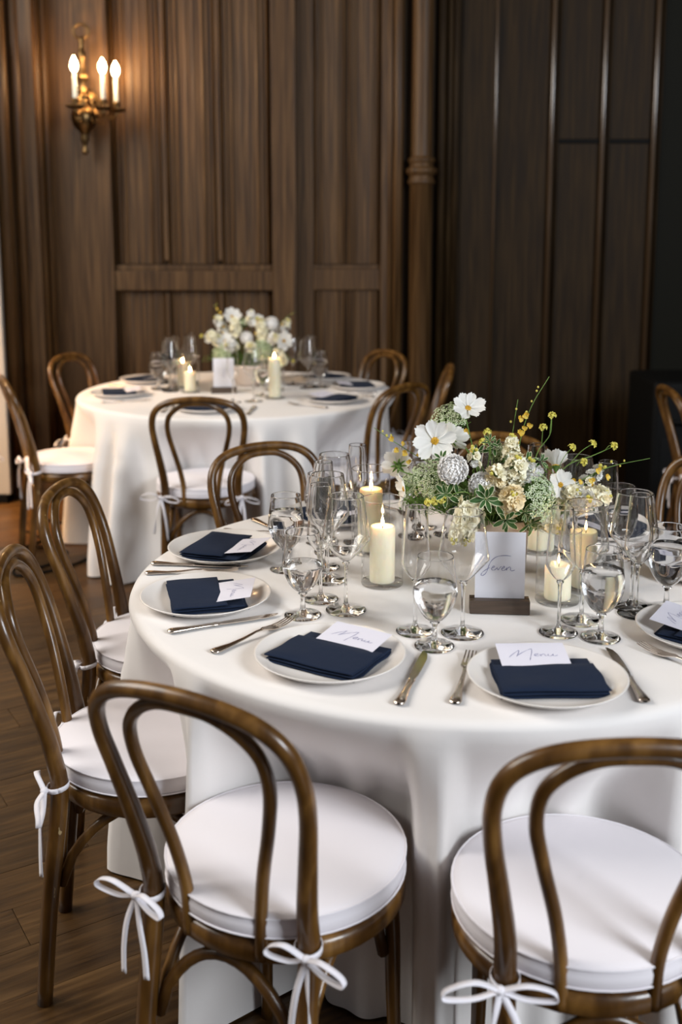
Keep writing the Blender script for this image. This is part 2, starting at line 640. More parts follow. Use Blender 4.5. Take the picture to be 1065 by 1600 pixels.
# side walls and ceiling of the hall, outside the frame
tag(obj('wall_left', box(-5.2, -5, -3, 7, 0, ZT), M['wall_plain'], smooth=False), kind='structure')
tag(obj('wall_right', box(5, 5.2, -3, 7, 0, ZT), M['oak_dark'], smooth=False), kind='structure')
tag(obj('ceiling', box(-5.2, 5.2, -3, 7, ZT, ZT + .2), M['wall_plain'], smooth=False), kind='structure')
# white board leaning out of the frame on the left
scr = thing('white_screen', 'tall white board standing at the left edge before the dark panelling', 'screen', (-2.3, 5.93, 0))
obj('board', box(-.42, .415, -.02, .02, .05, 2.6, bev=.006), M['white_panel'], scr, smooth=False)
obj('foot', box(-.40, .40, -.03, .10, 0, .05, bev=.006), M['black'], scr, smooth=False)

# ------------------------------------------------------------------ wall sconce
SX, SY, SZ = -1.468, YW, 2.275
sc = thing('wall_sconce', 'aged brass wall sconce with three lit candle bulbs on the panelling', 'sconce', (SX, SY, SZ))
prof = [(.004, -.31), (.016, -.30), (.020, -.288), (.010, -.27), (.016, -.245), (.026, -.22), (.022, -.20), (.030, -.18), (.060, -.15), (.074, -.11),
        (.070, -.07), (.048, -.042), (.028, -.03), (.036, -.02), (.036, -.01), (.024, 0), (.034, .012), (.034, .022), (.022, .03), (.026, .06), (.016, .085),
        (.030, .11), (.033, .13), (.018, .15), (.022, .18), (.016, .20), (.024, .225), (.024, .255), (.016, .27), (.014, .31), (.020, .325), (.010, .34), (.006, .345)]
obj('baluster', lathe(prof, 20), M['brass'], sc, loc=(0, -.09, 0))
ring = [(.042 * math.cos(a), -.09, .372 + .040 * math.sin(a)) for a in [2 * PI * i / 24 for i in range(24)]]
obj('hanging_ring', tube(ring, .008, 8, True), M['brass'], sc)
obj('back_plate', lathe([(.002, .030), (.03, .028), (.05, .018), (.062, .006), (.062, 0), (.002, 0)], 20), M['brass'], sc, loc=(0, 0, .01), rot=(R(90), 0, 0))
obj('bracket', tube(spline([(0, -.005, .01), (0, -.05, .012), (0, -.088, .0)]), .012, 8), M['brass'], sc)
for ang in (-90, -42, -3):
    d = Vector((math.cos(R(ang)), math.sin(R(ang)), 0))
    o0 = Vector((0, -.09, 0))
    arm = spline([o0 + Vector((0, 0, .02)), o0 + d * .05 + Vector((0, 0, .035)), o0 + d * .10 + Vector((0, 0, -.06)), o0 + d * .145 + Vector((0, 0, -.105)),
                  o0 + d * .185 + Vector((0, 0, -.095)), o0 + d * .19 + Vector((0, 0, -.065))])
    am = obj('arm', tube(arm, .0075, 8), M['brass'], sc)
    curl = [o0 + d * (.10 + .026 * math.cos(t)) + Vector((0, 0, -.11 + .026 * math.sin(t))) for t in [i * .42 for i in range(13)]]
    obj('scroll', tube(curl, .005, 6), M['brass'], am)
    e = o0 + d * .19 + Vector((0, 0, -.075))
    obj('drip_pan', lathe([(.003, .008), (.045, .014), (.056, .022), (.058, .02), (.045, .008), (.012, 0), (.010, .0)], 20), M['brass'], am, loc=e)
    obj('socket_cup', lathe([(.010, .012), (.022, .022), (.016, .034), (.024, .046), (.024, .060), (.013, .062)], 16), M['brass'], am, loc=e)
    obj('candle_sleeve', lathe([(.013, .058), (.0110, .200), (.004, .203)], 14), M['sleeve'], am, loc=e)
    obj('bulb', lathe([(.006, .202), (.015, .212), (.021, .230), (.018, .252), (.008, .272), (.002, .284)], 14), M['bulb'], am, loc=e)

# ------------------------------------------------------------------ tables and cloths
T1, T2, TZ = (.262, 2.353), (-.512, 5.213), .752
R1, R2 = .737, .780
near_chairs = [(-118.3, .752), (-80.9, .787), (-159.3, .70), (156.6, .765), (120.5, .71), (77, .77), (38, .80)]
far_chairs = [(157, .73), (-155.5, .825), (-94.5, .80), (-42, .775), (-3, .76), (36, .66)]


def table(c, TR, label):
    TR -= .012
    t = thing('round_table', label, 'table', (c[0], c[1], 0))
    obj('tabletop', lathe([(.001, TZ - .03), (TR - .012, TZ - .03), (TR - .008, TZ - .025), (TR - .008, TZ - .012), (TR - .012, TZ - .006), (.001, TZ - .006)], 64), M['holder'], t)
    for k in range(4):
        a = k * PI / 2 + .4
        obj('leg', tube([(.30 * math.cos(a), .30 * math.sin(a), TZ - .03), (.36 * math.cos(a), .36 * math.sin(a), 0)], .016, 8), M['black'], t)


def cloth(c, RO, chairs, label, seed):
    rnd = random.Random(seed)
    ph = [(k, rnd.random() * 6.28, rnd.uniform(.5, 1)) for k in (9, 16, 25, 37)]
    NT = 432
    lv = [(.0, TZ)] + [(r, TZ) for r in (.2, .4, .55, .64, RO - .045, RO - .022)] + [(RO - .012, TZ - .002), (RO - .004, TZ - .007), (RO, TZ - .016)]
    zs = [TZ - .016 - (TZ - .016 - .006) * (i / 26) for i in range(1, 27)]
    v, f = [(0, 0, TZ)], []

    def skirt(th, z):
        t = (TZ - .016 - z) / (TZ - .022)
        amp = smooth01(t * 3.5) * (1.25 if RO < .76 else 1.)
        s = sum(w * math.sin(k * th + p) for k, p, w in ph) / 2.2
        fold = (abs(s) ** .8) * (1 if s > 0 else -1)
        r = RO + .002 + .050 * t + amp * (.034 + .060 * t) * fold
        for a, rc in chairs:
            d = (th - R(a) + PI) % (2 * PI) - PI
            ad = abs(d)
            if ad > .52:
                continue
            Rr = .225
            cs = (rc * rc + RO * RO - Rr * Rr) / (2 * rc * RO)
            edge = math.acos(max(-1, min(1, cs))) + .012
            rl = rc * math.cos(ad) - math.sqrt(max(0, Rr * Rr - (rc * math.sin(ad)) ** 2)) if rc * math.sin(ad) < Rr else 9
            rise = smooth01((ad - edge * .78) / (edge * .24))
            inner = min(rl, rc - .20)
            seat = inner + (RO + .05 - inner) * rise
            low = min(inner, rc - .245)
            low = low + (RO + .09 - low) * rise
            if z > .515:
                u = smooth01((TZ - .016 - z) / (TZ - .016 - .515)) * .6 + .4 * (TZ - .016 - z) / (TZ - .016 - .515)
                lim = RO + .002 + (min(seat, RO + .03) - RO - .002) * u
            else:
                u = smooth01((.515 - z) / .25)
                lim = seat + (low - seat) * u
            lim += amp * .016 * fold
            r = min(r, lim)
        return r
    rows = []
    for r, z in lv[1:]:
        rows.append([(r * math.cos(2 * PI * j / NT), r * math.sin(2 * PI * j / NT), z) for j in range(NT)])
    for z in zs:
        rr = [skirt(2 * PI * j / NT, z) for j in range(NT)]
        for _ in range(2):
            rr = [(rr[j - 1] + 2 * rr[j] + rr[(j + 1) % NT]) / 4 for j in range(NT)]
        rows.append([(rr[j] * math.cos(2 * PI * j / NT), rr[j] * math.sin(2 * PI * j / NT), z) for j in range(NT)])
    for r_ in rows:
        v += r_
    f += [(0, 1 + j, 1 + (j + 1) % NT) for j in range(NT)]
    for i in range(len(rows) - 1):
        for j in range(NT):
            k = (j + 1) % NT
            f.append((1 + i * NT + j, 1 + (i + 1) * NT + j, 1 + (i + 1) * NT + k, 1 + i * NT + k))
    o = obj('tablecloth', MB().add(v, f), M['cloth'], loc=(c[0], c[1], 0))
    return tag(o, label, 'tablecloth')


table(T1, R1, 'round banquet table hidden under the nearer white cloth with the seven card')
table(T2, R2, 'round banquet table hidden under the farther white cloth by the panelled wall')
cloth(T1, R1, near_chairs + [(2, .81), (-40, .81)], 'floor-length white cloth on the nearer round table', 3)
cloth(T2, R2, far_chairs, 'floor-length white cloth on the farther round table by the wall', 5)
TZ += .001

# ------------------------------------------------------------------ bentwood chairs
SEAT = .455


def bow(seed, side):
    """tape tied round a rear post (post at the origin, knot on the outer rear side)"""
    rnd = random.Random(seed)
    mb = MB()
    r = .0215
    loop = [(r * math.cos(t), r * math.sin(t), .004 * math.sin(t)) for t in [2 * PI * i / 20 for i in range(21)]]
    ribbon(loop, .010, .0014, Vector((0, 0, 1)), mb)
    inner = spline([(-side * .015, .018, .0), (-side * .045, .045, .012), (-side * .06, .075, .022)], 5)
    k = Vector((side * .012, -r - .004, .0))
    ball(.0085, k, 8, 5, mb, .8)
    for sg in (-1, 1):
        ln, up = rnd.uniform(.055, .080), rnd.uniform(-.022, .008)
        e = k + Vector((sg * ln, -.012, up))
        lp = spline([k, k + Vector((sg * ln * .5, -.014, .018 + up)), e + Vector((0, 0, .006)), e + Vector((sg * .004, 0, -.008)),
                     k + Vector((sg * ln * .5, -.004, -.012 + up * .5)), k], 6)
        ribbon(lp, .010, .0013, Vector((.1, 1, .15)), mb)
        tl = rnd.uniform(.10, .20)
        sx = rnd.uniform(.01, .05) * sg
        tw = rnd.uniform(-.6, .6)
        tp = spline([k, k + Vector((sx * .6, -.010, -tl * .3)), k + Vector((sx, -.012, -tl * .65)), k + Vector((sx * 1.1 + .008 * tw, -.012, -tl))], 6)
        wd = [Vector((math.cos(tw * i * .22), math.sin(tw * i * .22), 0)) for i in range(len(tp))]
        ribbon(tp, .0105, .0013, wd, mb)
    return mb.mesh('ribbon_tie', M['ribbon'])


def chair_proto():
    root = thing('bentwood_chair', '', 'chair')
    prof = [(.150, .225, 0), (.152, .205, .22), (.148, .178, .44), (.150, .186, .53), (.163, .206, .62), (.178, .230, .71), (.183, .252, .775), (.172, .270, .825)]
    n = len(prof)
    left = [(-x, -y, z) for x, y, z in prof]
    arch = [(-.140, -.283, .858), (-.085, -.291, .877), (0, -.294, .884), (.085, -.291, .877), (.140, -.283, .858)]
    path = spline(left + arch + [(-x, y, z) for x, y, z in reversed(left)], 6)
    tot = len(path) - 1

    def rad(t):
        z = path[min(tot, int(round(t * tot)))].z
        return .0135 + .0042 * smooth01(1 - abs(z - .44) / .32) if z > .44 else .0135 + .0042 * (.55 + .45 * z / .44)
    obj('back_frame', tube(path, rad, 12), M['chair'], root)
    il = [(-.068, -.188, SEAT - .03), (-.070, -.190, .50), (-.083, -.202, .58), (-.106, -.222, .67), (-.122, -.243, .745), (-.118, -.259, .80)]
    ia = [(-.092, -.271, .836), (-.050, -.281, .860), (0, -.284, .865)]
    il = il + ia + [(-x, y, z) for x, y, z in reversed(il + ia[:-1])]
    obj('back_loop', tube(spline(il, 6), .0108, 10), M['chair'], root)
    ringp = [(.198 * math.cos(t) * 1.0, .196 * math.sin(t), SEAT - .018) for t in [2 * PI * i / 40 for i in range(40)]]
    obj('seat_ring', ring_band(.182, .206, SEAT - .040, SEAT, .008), M['chair'], root)
    obj('seat_board', lathe([(.001, SEAT - .012), (.185, SEAT - .012), (.185, SEAT - .004), (.001, SEAT - .004)], 40), M['chair'], root)
    for s in (-1, 1):
        lg = spline([(s * .128, .128, SEAT - .03), (s * .136, .140, .30), (s * .138, .146, .14), (s * .141, .152, 0)], 5)
        obj('leg', tube(lg, lambda t: .0175 - .006 * t, 10), M['chair'], root)
    for a, b_ in (((-.150, -.198), (.150, -.198)), ((-.150, -.198), (-.136, .138)), ((.150, -.198), (.136, .138))):
        A_, B_ = Vector((*a, 0)), Vector((*b_, 0))
        ins = .92
        A_, B_ = A_ * ins, B_ * ins
        z0, z1 = .25, SEAT - .052
        pts = []
        for i in range(15):
            t = i / 14
            h = math.sin(PI * t)
            p = A_.lerp(B_, t)
            p.z = z0 + (z1 - z0) * (max(0, h) ** .62)
            pts.append(p)
        obj('brace', tube(pts, .0105, 8), M['chair'], root)
    cz = SEAT + .001
    cp = [(.001, cz), (.190, cz), (.200, cz + .004), (.206, cz + .014), (.207, cz + .028), (.205, cz + .036), (.2065, cz + .040), (.203, cz + .043), (.19, cz + .046), (.14, cz + .051), (.07, cz + .053), (.001, cz + .053)]
    cu = obj('cushion', lathe(cp, 56), M['cushion'], root)
    pr = [(.2062 * math.cos(t), .2062 * math.sin(t), cz + .041) for t in [2 * PI * i / 56 for i in range(56)]]
    obj('piping', tube(pr, .0022, 6, True), M['cushion'], cu)
    pr = [(.2058 * math.cos(t), .2058 * math.sin(t), cz + .009) for t in [2 * PI * i / 56 for i in range(56)]]
    obj('piping', tube(pr, .0018, 6, True), M['cushion'], cu)
    for s in (-1, 1):
        obj_tie = link('ribbon_tie', BOWS[0], cu, loc=(s * .148, -.180, SEAT + .012))
        obj_tie['side'] = s
    return root


def ring_band(r0, r1, z0, z1, bev):
    return lathe([(r0, z0), (r1 - bev, z0), (r1, z0 + bev), (r1, z1 - bev), (r1 - bev, z1), (r0, z1), (r0, z0)], 48)


BOWS = [bow(s, 1 if s % 2 else -1) for s in range(12)]
proto = chair_proto()
used = [False]
ci = [0]


def chair(c, a, rc, label, group, turn=0.):
    o = proto if not used[0] else copy_tree(proto)
    used[0] = True
    o.location = (c[0] + rc * math.cos(R(a)), c[1] + rc * math.sin(R(a)), 0)
    o.rotation_euler = (0, 0, R(a + 90 + turn))
    o['label'], o['group'] = label, group
    cu = [q for q in o.children if q.name.startswith('cushion')][0]
    for q in cu.children:
        if q.name.startswith('ribbon_tie'):
            q.data = BOWS[ci[0] % len(BOWS)]
            q.rotation_euler = (0, 0, random.uniform(-.2, .2) + .12 * q['side'])
            ci[0] += 1
    return o


GN, GF = 'bentwood chairs around the nearer table', 'bentwood chairs around the farther table'
for (a, rc), lb in zip(near_chairs, [
        'white-cushioned bentwood chair front left of the nearer table, back to the camera',
        'white-cushioned bentwood chair cut off by the bottom right corner',
        'side-on bentwood chair left of the nearer table, cut by the left edge',
        'side-on bentwood chair left of the nearer table, the farther of two',
        'bentwood chair behind the nearer table, its arched back above the back left plate',
        'bentwood chair behind the white flower arrangement, only its arch showing',
        'bentwood chair at the right edge behind the wine glasses, only its arch showing']):
    chair(T1, a, rc, lb, GN, {-159.3: -14, 156.6: 18, -80.9: -9}.get(a, 0))
for (a, rc), lb in zip(far_chairs, [
        'bentwood chair at the far left of the farther table, before the panelling',
        'bentwood chair seen side-on at the left of the farther table, full cushion showing',
        'bentwood chair with its back to the camera before the farther table',
        'bentwood chair at the right front of the farther table, beside the large cosmos flower',
        'bentwood chair at the right end of the farther table, behind another chair',
        'bentwood chair behind the farther table near the column, only its arch showing']):
    chair(T2, a, rc, lb, GF, {-94.5: 6}.get(a, 0))
chair((1.66, 4.42), 180, 0, 'bentwood chair cut by the right edge, before the dark loudspeaker', 'bentwood chairs of other tables')
chair((-1.84, 4.80), 0, 0, 'bentwood chair cut by the left edge of the photo, only a sliver showing', 'bentwood chairs of other tables', 95)


# ------------------------------------------------------------------ tableware
def plate_mesh():
    p = [(.001, .006), (.085, .006), (.104, .008), (.122, .014), (.136, .0215), (.1395, .0225), (.1405, .0215), (.137, .019), (.122, .010), (.100, .003), (.085, 0), (.001, 0)]
    return lathe(p, 64).mesh('plate', M['plate'])


PLATE = plate_mesh()


def slab(w_, d_, z0, z1, seed, taper=1., wav=.0015, nose=True, nx=14, ny=10):
    """a folded sheet of linen: soft slab, the fold rounded along its near edge (y = -d/2)"""
    rnd = random.Random(seed)
    ph = [rnd.random() * 6.28 for _ in range(4)]
    v, f = [], []

    def P(u, t, top):
        x = (u - .5) * w_ * (1 + (taper - 1) * t)
        y = (t - .5) * d_
        z = z1 if top else z0
        x += .0015 * math.sin(9 * t + ph[0])
        y += .0015 * math.sin(7 * u + ph[1])
        z += wav * math.sin(5 * u + ph[2]) * math.sin(4 * t + ph[3]) * (1 if top else .3)
        e = min(u, 1 - u, t, 1 - t)
        if e < .04:
            mid = (z0 + z1) / 2
            z = mid + (z - mid) * (.35 + .65 * (e / .04))
        return (x, y, z)
    for top in (0, 1):
        for i in range(nx + 1):
            for j in range(ny + 1):
                uu = i / nx
                vv = j / ny
                uu = .5 - .5 * math.cos(PI * uu) if i in (0, 1, nx - 1, nx) else uu
                vv = .5 - .5 * math.cos(PI * vv) if j in (0, 1, ny - 1, ny) else vv
                v.append(P(uu, vv, top))
    K = (nx + 1) * (ny + 1)
    idx = lambda t, i, j: t * K + i * (ny + 1) + j
    for i in range(nx):
        for j in range(ny):
            f.append((idx(1, i, j), idx(1, i + 1, j), idx(1, i + 1, j + 1), idx(1, i, j + 1)))
            f.append((idx(0, i, j), idx(0, i, j + 1), idx(0, i + 1, j + 1), idx(0, i + 1, j)))
    for i in range(nx):
        f.append((idx(0, i, 0), idx(0, i + 1, 0), idx(1, i + 1, 0), idx(1, i, 0)))
        f.append((idx(0, i + 1, ny), idx(0, i, ny), idx(1, i, ny), idx(1, i + 1, ny)))
    for j in range(ny):
        f.append((idx(0, 0, j + 1), idx(0, 0, j), idx(1, 0, j), idx(1, 0, j + 1)))
        f.append((idx(0, nx, j), idx(0, nx, j + 1), idx(1, nx, j + 1), idx(1, nx, j)))
    return MB().add(v, f)


def shift(mb, dx, dy):
    mb.v = [(x + dx, y + dy, z) for x, y, z in mb.v]
    return mb


# napkin: base fold, middle fold and a top flap that covers its outer two thirds
NAP = []
for sd in range(3):
    NAP.append((shift(slab(.188, .158, .0065, .0125, sd, .97), 0, .002).mesh('napkin', M['navy']),
                shift(slab(.182, .150, .0130, .0185, sd + 20, .97), 0, -.002).mesh('fold', M['navy']),
                shift(slab(.186, .112, .0195, .0250, sd + 40, .98), 0, -.022).mesh('flap', M['navy'])))
CARDM = box(-.0625, .0625, 0, .098, 0, .0006).mesh('menu_card', M['menu_card'], smooth=False)


def strokes(lines, sc_, width, z=.0009):
    mb = MB()
    for ln in lines:
        p = spline([(x * sc_, y * sc_, z) for x, y in ln], 5)
        n = len(p)
        v, f = [], []
        for i in range(n):
            a = p[max(0, i - 1)]
            b_ = p[min(n - 1, i + 1)]
            t = (b_ - a)
            nn = Vector((-t.y, t.x, 0)).normalized() if t.length > 1e-7 else Vector((0, 1, 0))
            wd = width * (.45 + .55 * abs(math.sin(i * .35)))
            v += [p[i] + nn * wd / 2, p[i] - nn * wd / 2]
        f = [(2 * i, 2 * i + 1, 2 * i + 3, 2 * i + 2) for i in range(n - 1)]
        mb.add(v, f)
    return mb


MENU = [[(0, 0), (.08, .10), (.18, .20), (.22, .23)], [(.22, .23), (.19, .13), (.14, .03)], [(.14, .03), (.24, .13), (.38, .24), (.46, .28)],
        [(.46, .28), (.44, .16), (.39, .0), (.36, -.10)],
        [(.46, .05), (.52, .075), (.55, .105), (.51, .11), (.47, .07), (.50, .03), (.56, .05)],
        [(.58, .10), (.585, .03), (.60, .07), (.65, .10), (.665, .07), (.67, .03), (.71, .05)],
        [(.73, .10), (.72, .05), (.75, .025), (.80, .06), (.815, .095), (.81, .04), (.85, .03), (.90, .06)]]
MTEXT = strokes(MENU, .1, .0011).mesh('lettering', M['ink'], smooth=False)


def knife_meshes():
    hp = [(.004, 0), (.0098, .003), (.0108, .010), (.0100, .022), (.0078, .045), (.0066, .07), (.0070, .092), (.0082, .100), (.0060, .106), (.0040, .108)]
    h = lathe(hp, 12)
    h.v = [(x, z, .0042 + y * .42) for x, y, z in h.v]
    bl = MB()
    st = [(.104, .0050, -.0050), (.120, .0075, -.0075), (.16, .0085, -.0085), (.20, .0080, -.0085), (.222, .0040, -.0080), (.234, -.004, -.0075)]
    v, f = [], []
    for y, a, b_ in st:
        v += [(a, y, .0034), (a, y, .0048), (b_, y, .0050), (b_, y, .0032)]
    for i in range(len(st) - 1):
        for j in range(4):
            k = (j + 1) % 4
            f.append((i * 4 + j, i * 4 + k, i * 4 + 4 + k, i * 4 + 4 + j))
    f += [(3, 2, 1, 0), tuple((len(st) - 1) * 4 + j for j in range(4))]
    bl.add(v, f)
    return h.mesh('handle', M['silver']), bl.mesh('blade', M['silver'], smooth=False)


def fork_meshes():
    hp = [(.004, 0), (.0100, .003), (.0112, .010), (.0098, .024), (.0066, .05), (.0046, .085), (.0036, .115), (.0042, .135)]
    h = lathe(hp, 12)
    h.v = [(x, z, .0036 + y * .38 + .006 * smooth01((z - .06) / .06)) for x, y, z in h.v]
    hd = MB()
    bp = [((0, .132, .0096), .004), ((0, .142, .0080), .009), ((0, .155, .0050), .0118), ((0, .170, .0040), .0118)]
    v, f = [], []
    for (x, y, z), w_ in bp:
        v += [(-w_, y, z), (w_, y, z), (w_, y, z + .0016), (-w_, y, z + .0016)]
    for i in range(len(bp) - 1):
        for j in range(4):
            k = (j + 1) % 4
            f.append((i * 4 + j, i * 4 + k, i * 4 + 4 + k, i * 4 + 4 + j))
    f += [(3, 2, 1, 0), tuple((len(bp) - 1) * 4 + j for j in range(4))]
    hd.add(v, f)
    tn = MB()
    for k in range(4):
        x = -.0098 + k * .00655
        ribbon(spline([(x, .169, .0048), (x, .190, .0058), (x * .95, .210, .0092), (x * .93, .216, .0105)], 4), lambda t: .0036 - .0014 * t, .0016, Vector((1, 0, 0)), tn)
    return h.mesh('handle', M['silver']), hd.mesh('head', M['silver'], smooth=False), tn


KH, KB = knife_meshes()
FH, FD, TN = fork_meshes()
TINE = [ribbon(spline([(-.0098 + k * .00655, .169, .0048), (-.0098 + k * .00655, .190, .0058), ((-.0098 + k * .00655) * .94, .216, .0105)], 4), lambda t: .0036 - .0014 * t, .0016, Vector((1, 0, 0))).mesh('tine', M['silver'], smooth=False) for k in range(4)]


def glass_meshes(foot, stem_r, zb, wide, rim, rnd_):
    """foot radius, stem radius, z of bowl bottom, (r,z) of widest point, (r,z) of rim"""
    st = [(.001, .0), (foot * .97, .0), (foot, .0012), (foot * .97, .0026), (foot * .5, .0045), (foot * .22, .008), (stem_r * 1.25, .018), (stem_r, .035),
          (stem_r, zb * .8), (stem_r * 1.3, zb * .94), (stem_r * 2.2, zb), (.001, zb + .0035)]
    bp = [(.001, zb + .003)]
    w_, zw = wide
    for i in range(1, 9):
        t = i / 8
        bp.append((stem_r + (w_ - stem_r) * (rnd_ * math.sin(t * PI / 2) + (1 - rnd_) * t), zb + (zw - zb) * .97 * (rnd_ * (1 - math.cos(t * PI / 2)) + (1 - rnd_) * t)))
    r1, z1 = rim
    for i in range(0, 9):
        t = i / 8
        bp.append((w_ + (r1 - w_) * (t ** 1.15) - (.0004 if i == 8 else 0), zw + (z1 - zw) * t))
    bp[9] = (w_ + .0002, zw)
    rm = [(r1 + .0009 * math.cos(t), z1 + .0009 * math.sin(t)) for t in [2 * PI * i / 6 for i in range(7)]]
    return lathe(st, 28).mesh('stem', M['stem_glass']), lathe(bp[:-1] + [(r1 + .0003, z1 - .0022), (r1 + .0001, z1 - .0008), (r1 - .0002, z1), (r1 - .0006, z1 + .0002), (r1 - .0010, z1), (r1 - .0012, z1 - .0008), (r1 - .0011, z1 - .0022)] + [(max(.0006, r - .0011), z + .0004) for r, z in reversed(bp[1:-1])] + [(.0006, zb + .0045)], 40).mesh('bowl', M['stem_glass']), lathe(rm, 40).mesh('rim', M['stem_glass']), bp


GOB = glass_meshes(.039, .0045, .048, (.0425, .108), (.0345, .180), .62)
WINE = glass_meshes(.0430, .0036, .104, (.0500, .156), (.0365, .248), .12)
FLU = glass_meshes(.0385, .0034, .106, (.0290, .140), (.0215, .256), .35)


def water_mesh(bp, lvl):
    prof = []
    for r, z in bp:
        if z < lvl:
            prof.append((max(.0008, r - .0010), z + .0011))
    for (r0, z0), (r1, z1) in zip(bp[:-1], bp[1:]):
        if z0 < lvl <= z1:
            prof.append((r0 + (r1 - r0) * (lvl - z0) / (z1 - z0) - .0013, lvl))
            break
    prof.append((.0008, lvl))
    return lathe(prof, 40).mesh('water', M['water'])


WATER = [water_mesh(GOB[3], l) for l in (.112, .124, .140)]


def stemware(kind, x, y, label, group, lvl=0):
    st, bw, rm, _ = {'goblet': GOB, 'wine': WINE, 'flute': FLU}[kind]
    nm = {'goblet': 'water_goblet', 'wine': 'wine_glass', 'flute': 'champagne_flute'}[kind]
    t = thing(nm, label, 'glass', (x, y, TZ), random.random() * 6, group)
    link('stem', st, t)
    link('bowl', bw, t)
    if kind == 'goblet':
        link('water', WATER[lvl], t)
    return t


def cutlery(kind, p0, p1, label, group):
    """p0 = handle end, p1 = tip direction"""
    a = math.atan2(p1[1] - p0[1], p1[0] - p0[0]) - PI / 2
    t = thing('dinner_' + kind, label, kind, (p0[0], p0[1], TZ), a, group)
    if kind == 'knife':
        link('handle', KH, t)
        link('blade', KB, t)
    else:
        link('handle', FH, t)
        h = link('head', FD, t)
        for q in TINE:
            link('tine', q, h)
    return t


def setting(c, a, rp, where, near, glasses, knife=None, fork=None, turn=0, card=True, npk=0, cardrot=0, cardx=0):
    G_ = 'on the nearer table' if near else 'on the farther table'
    ca, sa = math.cos(R(a)), math.sin(R(a))

    def at(r, da):
        q = R(a + da)
        return (c[0] + r * math.cos(q), c[1] + r * math.sin(q))
    p = (c[0] + rp * ca, c[1] + rp * sa)
    rz = R(a + 90 + turn)
    tag(link('dinner_plate', PLATE, None, (p[0], p[1], TZ), (0, 0, rz)), 'white coupe dinner plate under a navy napkin, ' + where, 'plate', 'dinner plates ' + G_)
    b_, f_, t_ = NAP[npk % 3]
    n = tag(link('napkin', b_, None, (p[0], p[1], TZ), (0, 0, rz)), 'folded navy linen napkin on the plate ' + where, 'napkin', 'navy napkins ' + G_)
    link('fold', f_, n)
    link('flap', t_, n)
    if card:
        mt = Matrix.Translation((p[0], p[1], TZ)) @ Matrix.Rotation(rz, 4, 'Z') @ Matrix.Translation((cardx, .004, .0196)) @ Matrix.Rotation(R(cardrot), 4, 'Z') @ Matrix.Rotation(R(9), 4, 'X')
        k = link('menu_card', CARDM, None, mtx=mt)
        tag(k, 'menu card tucked in the napkin on the plate ' + where, 'card', 'menu cards ' + G_)
        link('lettering', MTEXT, k, loc=(-.045, .050, 0))
    for kind, q in glasses.items():
        x, y = at(*q[:2])
        wd = {'goblet': 'stemmed water goblet with water, by the plate ', 'wine': 'empty angular wine glass, by the plate ', 'flute': 'empty slim champagne flute, by the plate '}[kind]
        stemware(kind, x, y, wd + where, {'goblet': 'water goblets ', 'wine': 'wine glasses ', 'flute': 'champagne flutes '}[kind] + G_, q[2] if len(q) > 2 else 0)
    if knife is not False:
        k0, k1 = knife or (at(.70, 17), at(.46, 24))
        cutlery('knife', k0, k1, 'silver dinner knife right of the plate ' + where, 'dinner knives ' + G_)
    if fork is not False:
        k0, k1 = fork or (at(.69, -15), at(.46, -24))
        cutlery('fork', k0, k1, 'silver dinner fork left of the plate ' + where, 'dinner forks ' + G_)


setting(T1, 161.5, .578, 'at the back left of near table', True, {'goblet': (.395, 10, 2), 'flute': (.312, 5), 'wine': (.293, 22.5)},
        ((-.453, 2.446), (-.208, 2.416)), None, 0, npk=0, cardx=.01)
setting(T1, -163.4, .576, 'at the left of near table', True, {'goblet': (.420, 19.1), 'flute': (.340, 9.3), 'wine': (.331, 23.9)},
        ((-.343, 2.008), (-.115, 2.108)), ((-.455, 2.375), (-.235, 2.385)), -3, npk=1, cardrot=-14, cardx=.005)
setting(T1, -120.2, .561, 'at the front left of near table', True, {'goblet': (.419, 18.8, 1), 'flute': (.354, 11.3), 'wine': (.345, 26.6)},
        ((.096, 1.681), (.163, 1.911)), ((-.243, 1.905), (-.092, 2.078)), 0, npk=2, cardrot=-4, cardx=.01)
setting(T1, -80.3, .592, 'at the front right of near table', True, {'goblet': (.443, 24.1, 2), 'flute': (.381, 16.7), 'wine': (.358, 30.2)},
        ((.513, 1.690), (.510, 1.930)), ((.191, 1.686), (.250, 1.917)), -8, npk=0, cardx=-.012)
setting(T1, -38, .585, 'cut by the right photo edge', True, {'goblet': (.471, 12, 2), 'flute': (.424, 3.9), 'wine': (.401, 10)},
        False, ((.700, 1.762), (.561, 1.950)), 0, npk=1, cardrot=6)
setting(T1, 3, .585, 'far right behind the edge goblet', True, {'goblet': (.44, 17, 1), 'flute': (.37, 9), 'wine': (.35, 25)}, None, False, npk=2)
setting(T1, 40, .585, 'at back right behind wine glasses', True, {'goblet': (.43, 18, 2), 'flute': (.36, 10), 'wine': (.345, 26)}, None, None, npk=0)
setting(T1, 77, .585, 'behind the flower arrangement', True, {'goblet': (.42, 19, 1), 'flute': (.35, 10), 'wine': (.34, 25)}, None, None, npk=1)
setting(T1, 119, .575, 'behind the tall candles', True, {'goblet': (.42, 19, 1), 'flute': (.35, 10), 'wine': (.34, 26)}, None, None, npk=2)
FG = {'goblet': (.42, 19, 2), 'flute': (.35, 10), 'wine': (.34, 26)}
setting(T2, -165, .575, 'at left end of far table', False, {'goblet': (.40, 337.4 - 360 + 0, 1), 'flute': (.36, -28), 'wine': (.33, -14)}, npk=0)
setting(T2, 148, .60, 'at back left of far table', False, FG, npk=1)
setting(T2, -98, .58, 'behind the front chair of far table', False, {'goblet': (.20, 50, 1), 'flute': (.35, 10), 'wine': (.34, 26)}, npk=2)
setting(T2, -34, .575, 'at right front of far table', False, {'goblet': (.42, 49, 1), 'flute': (.40, 58), 'wine': (.36, 50)}, npk=0)
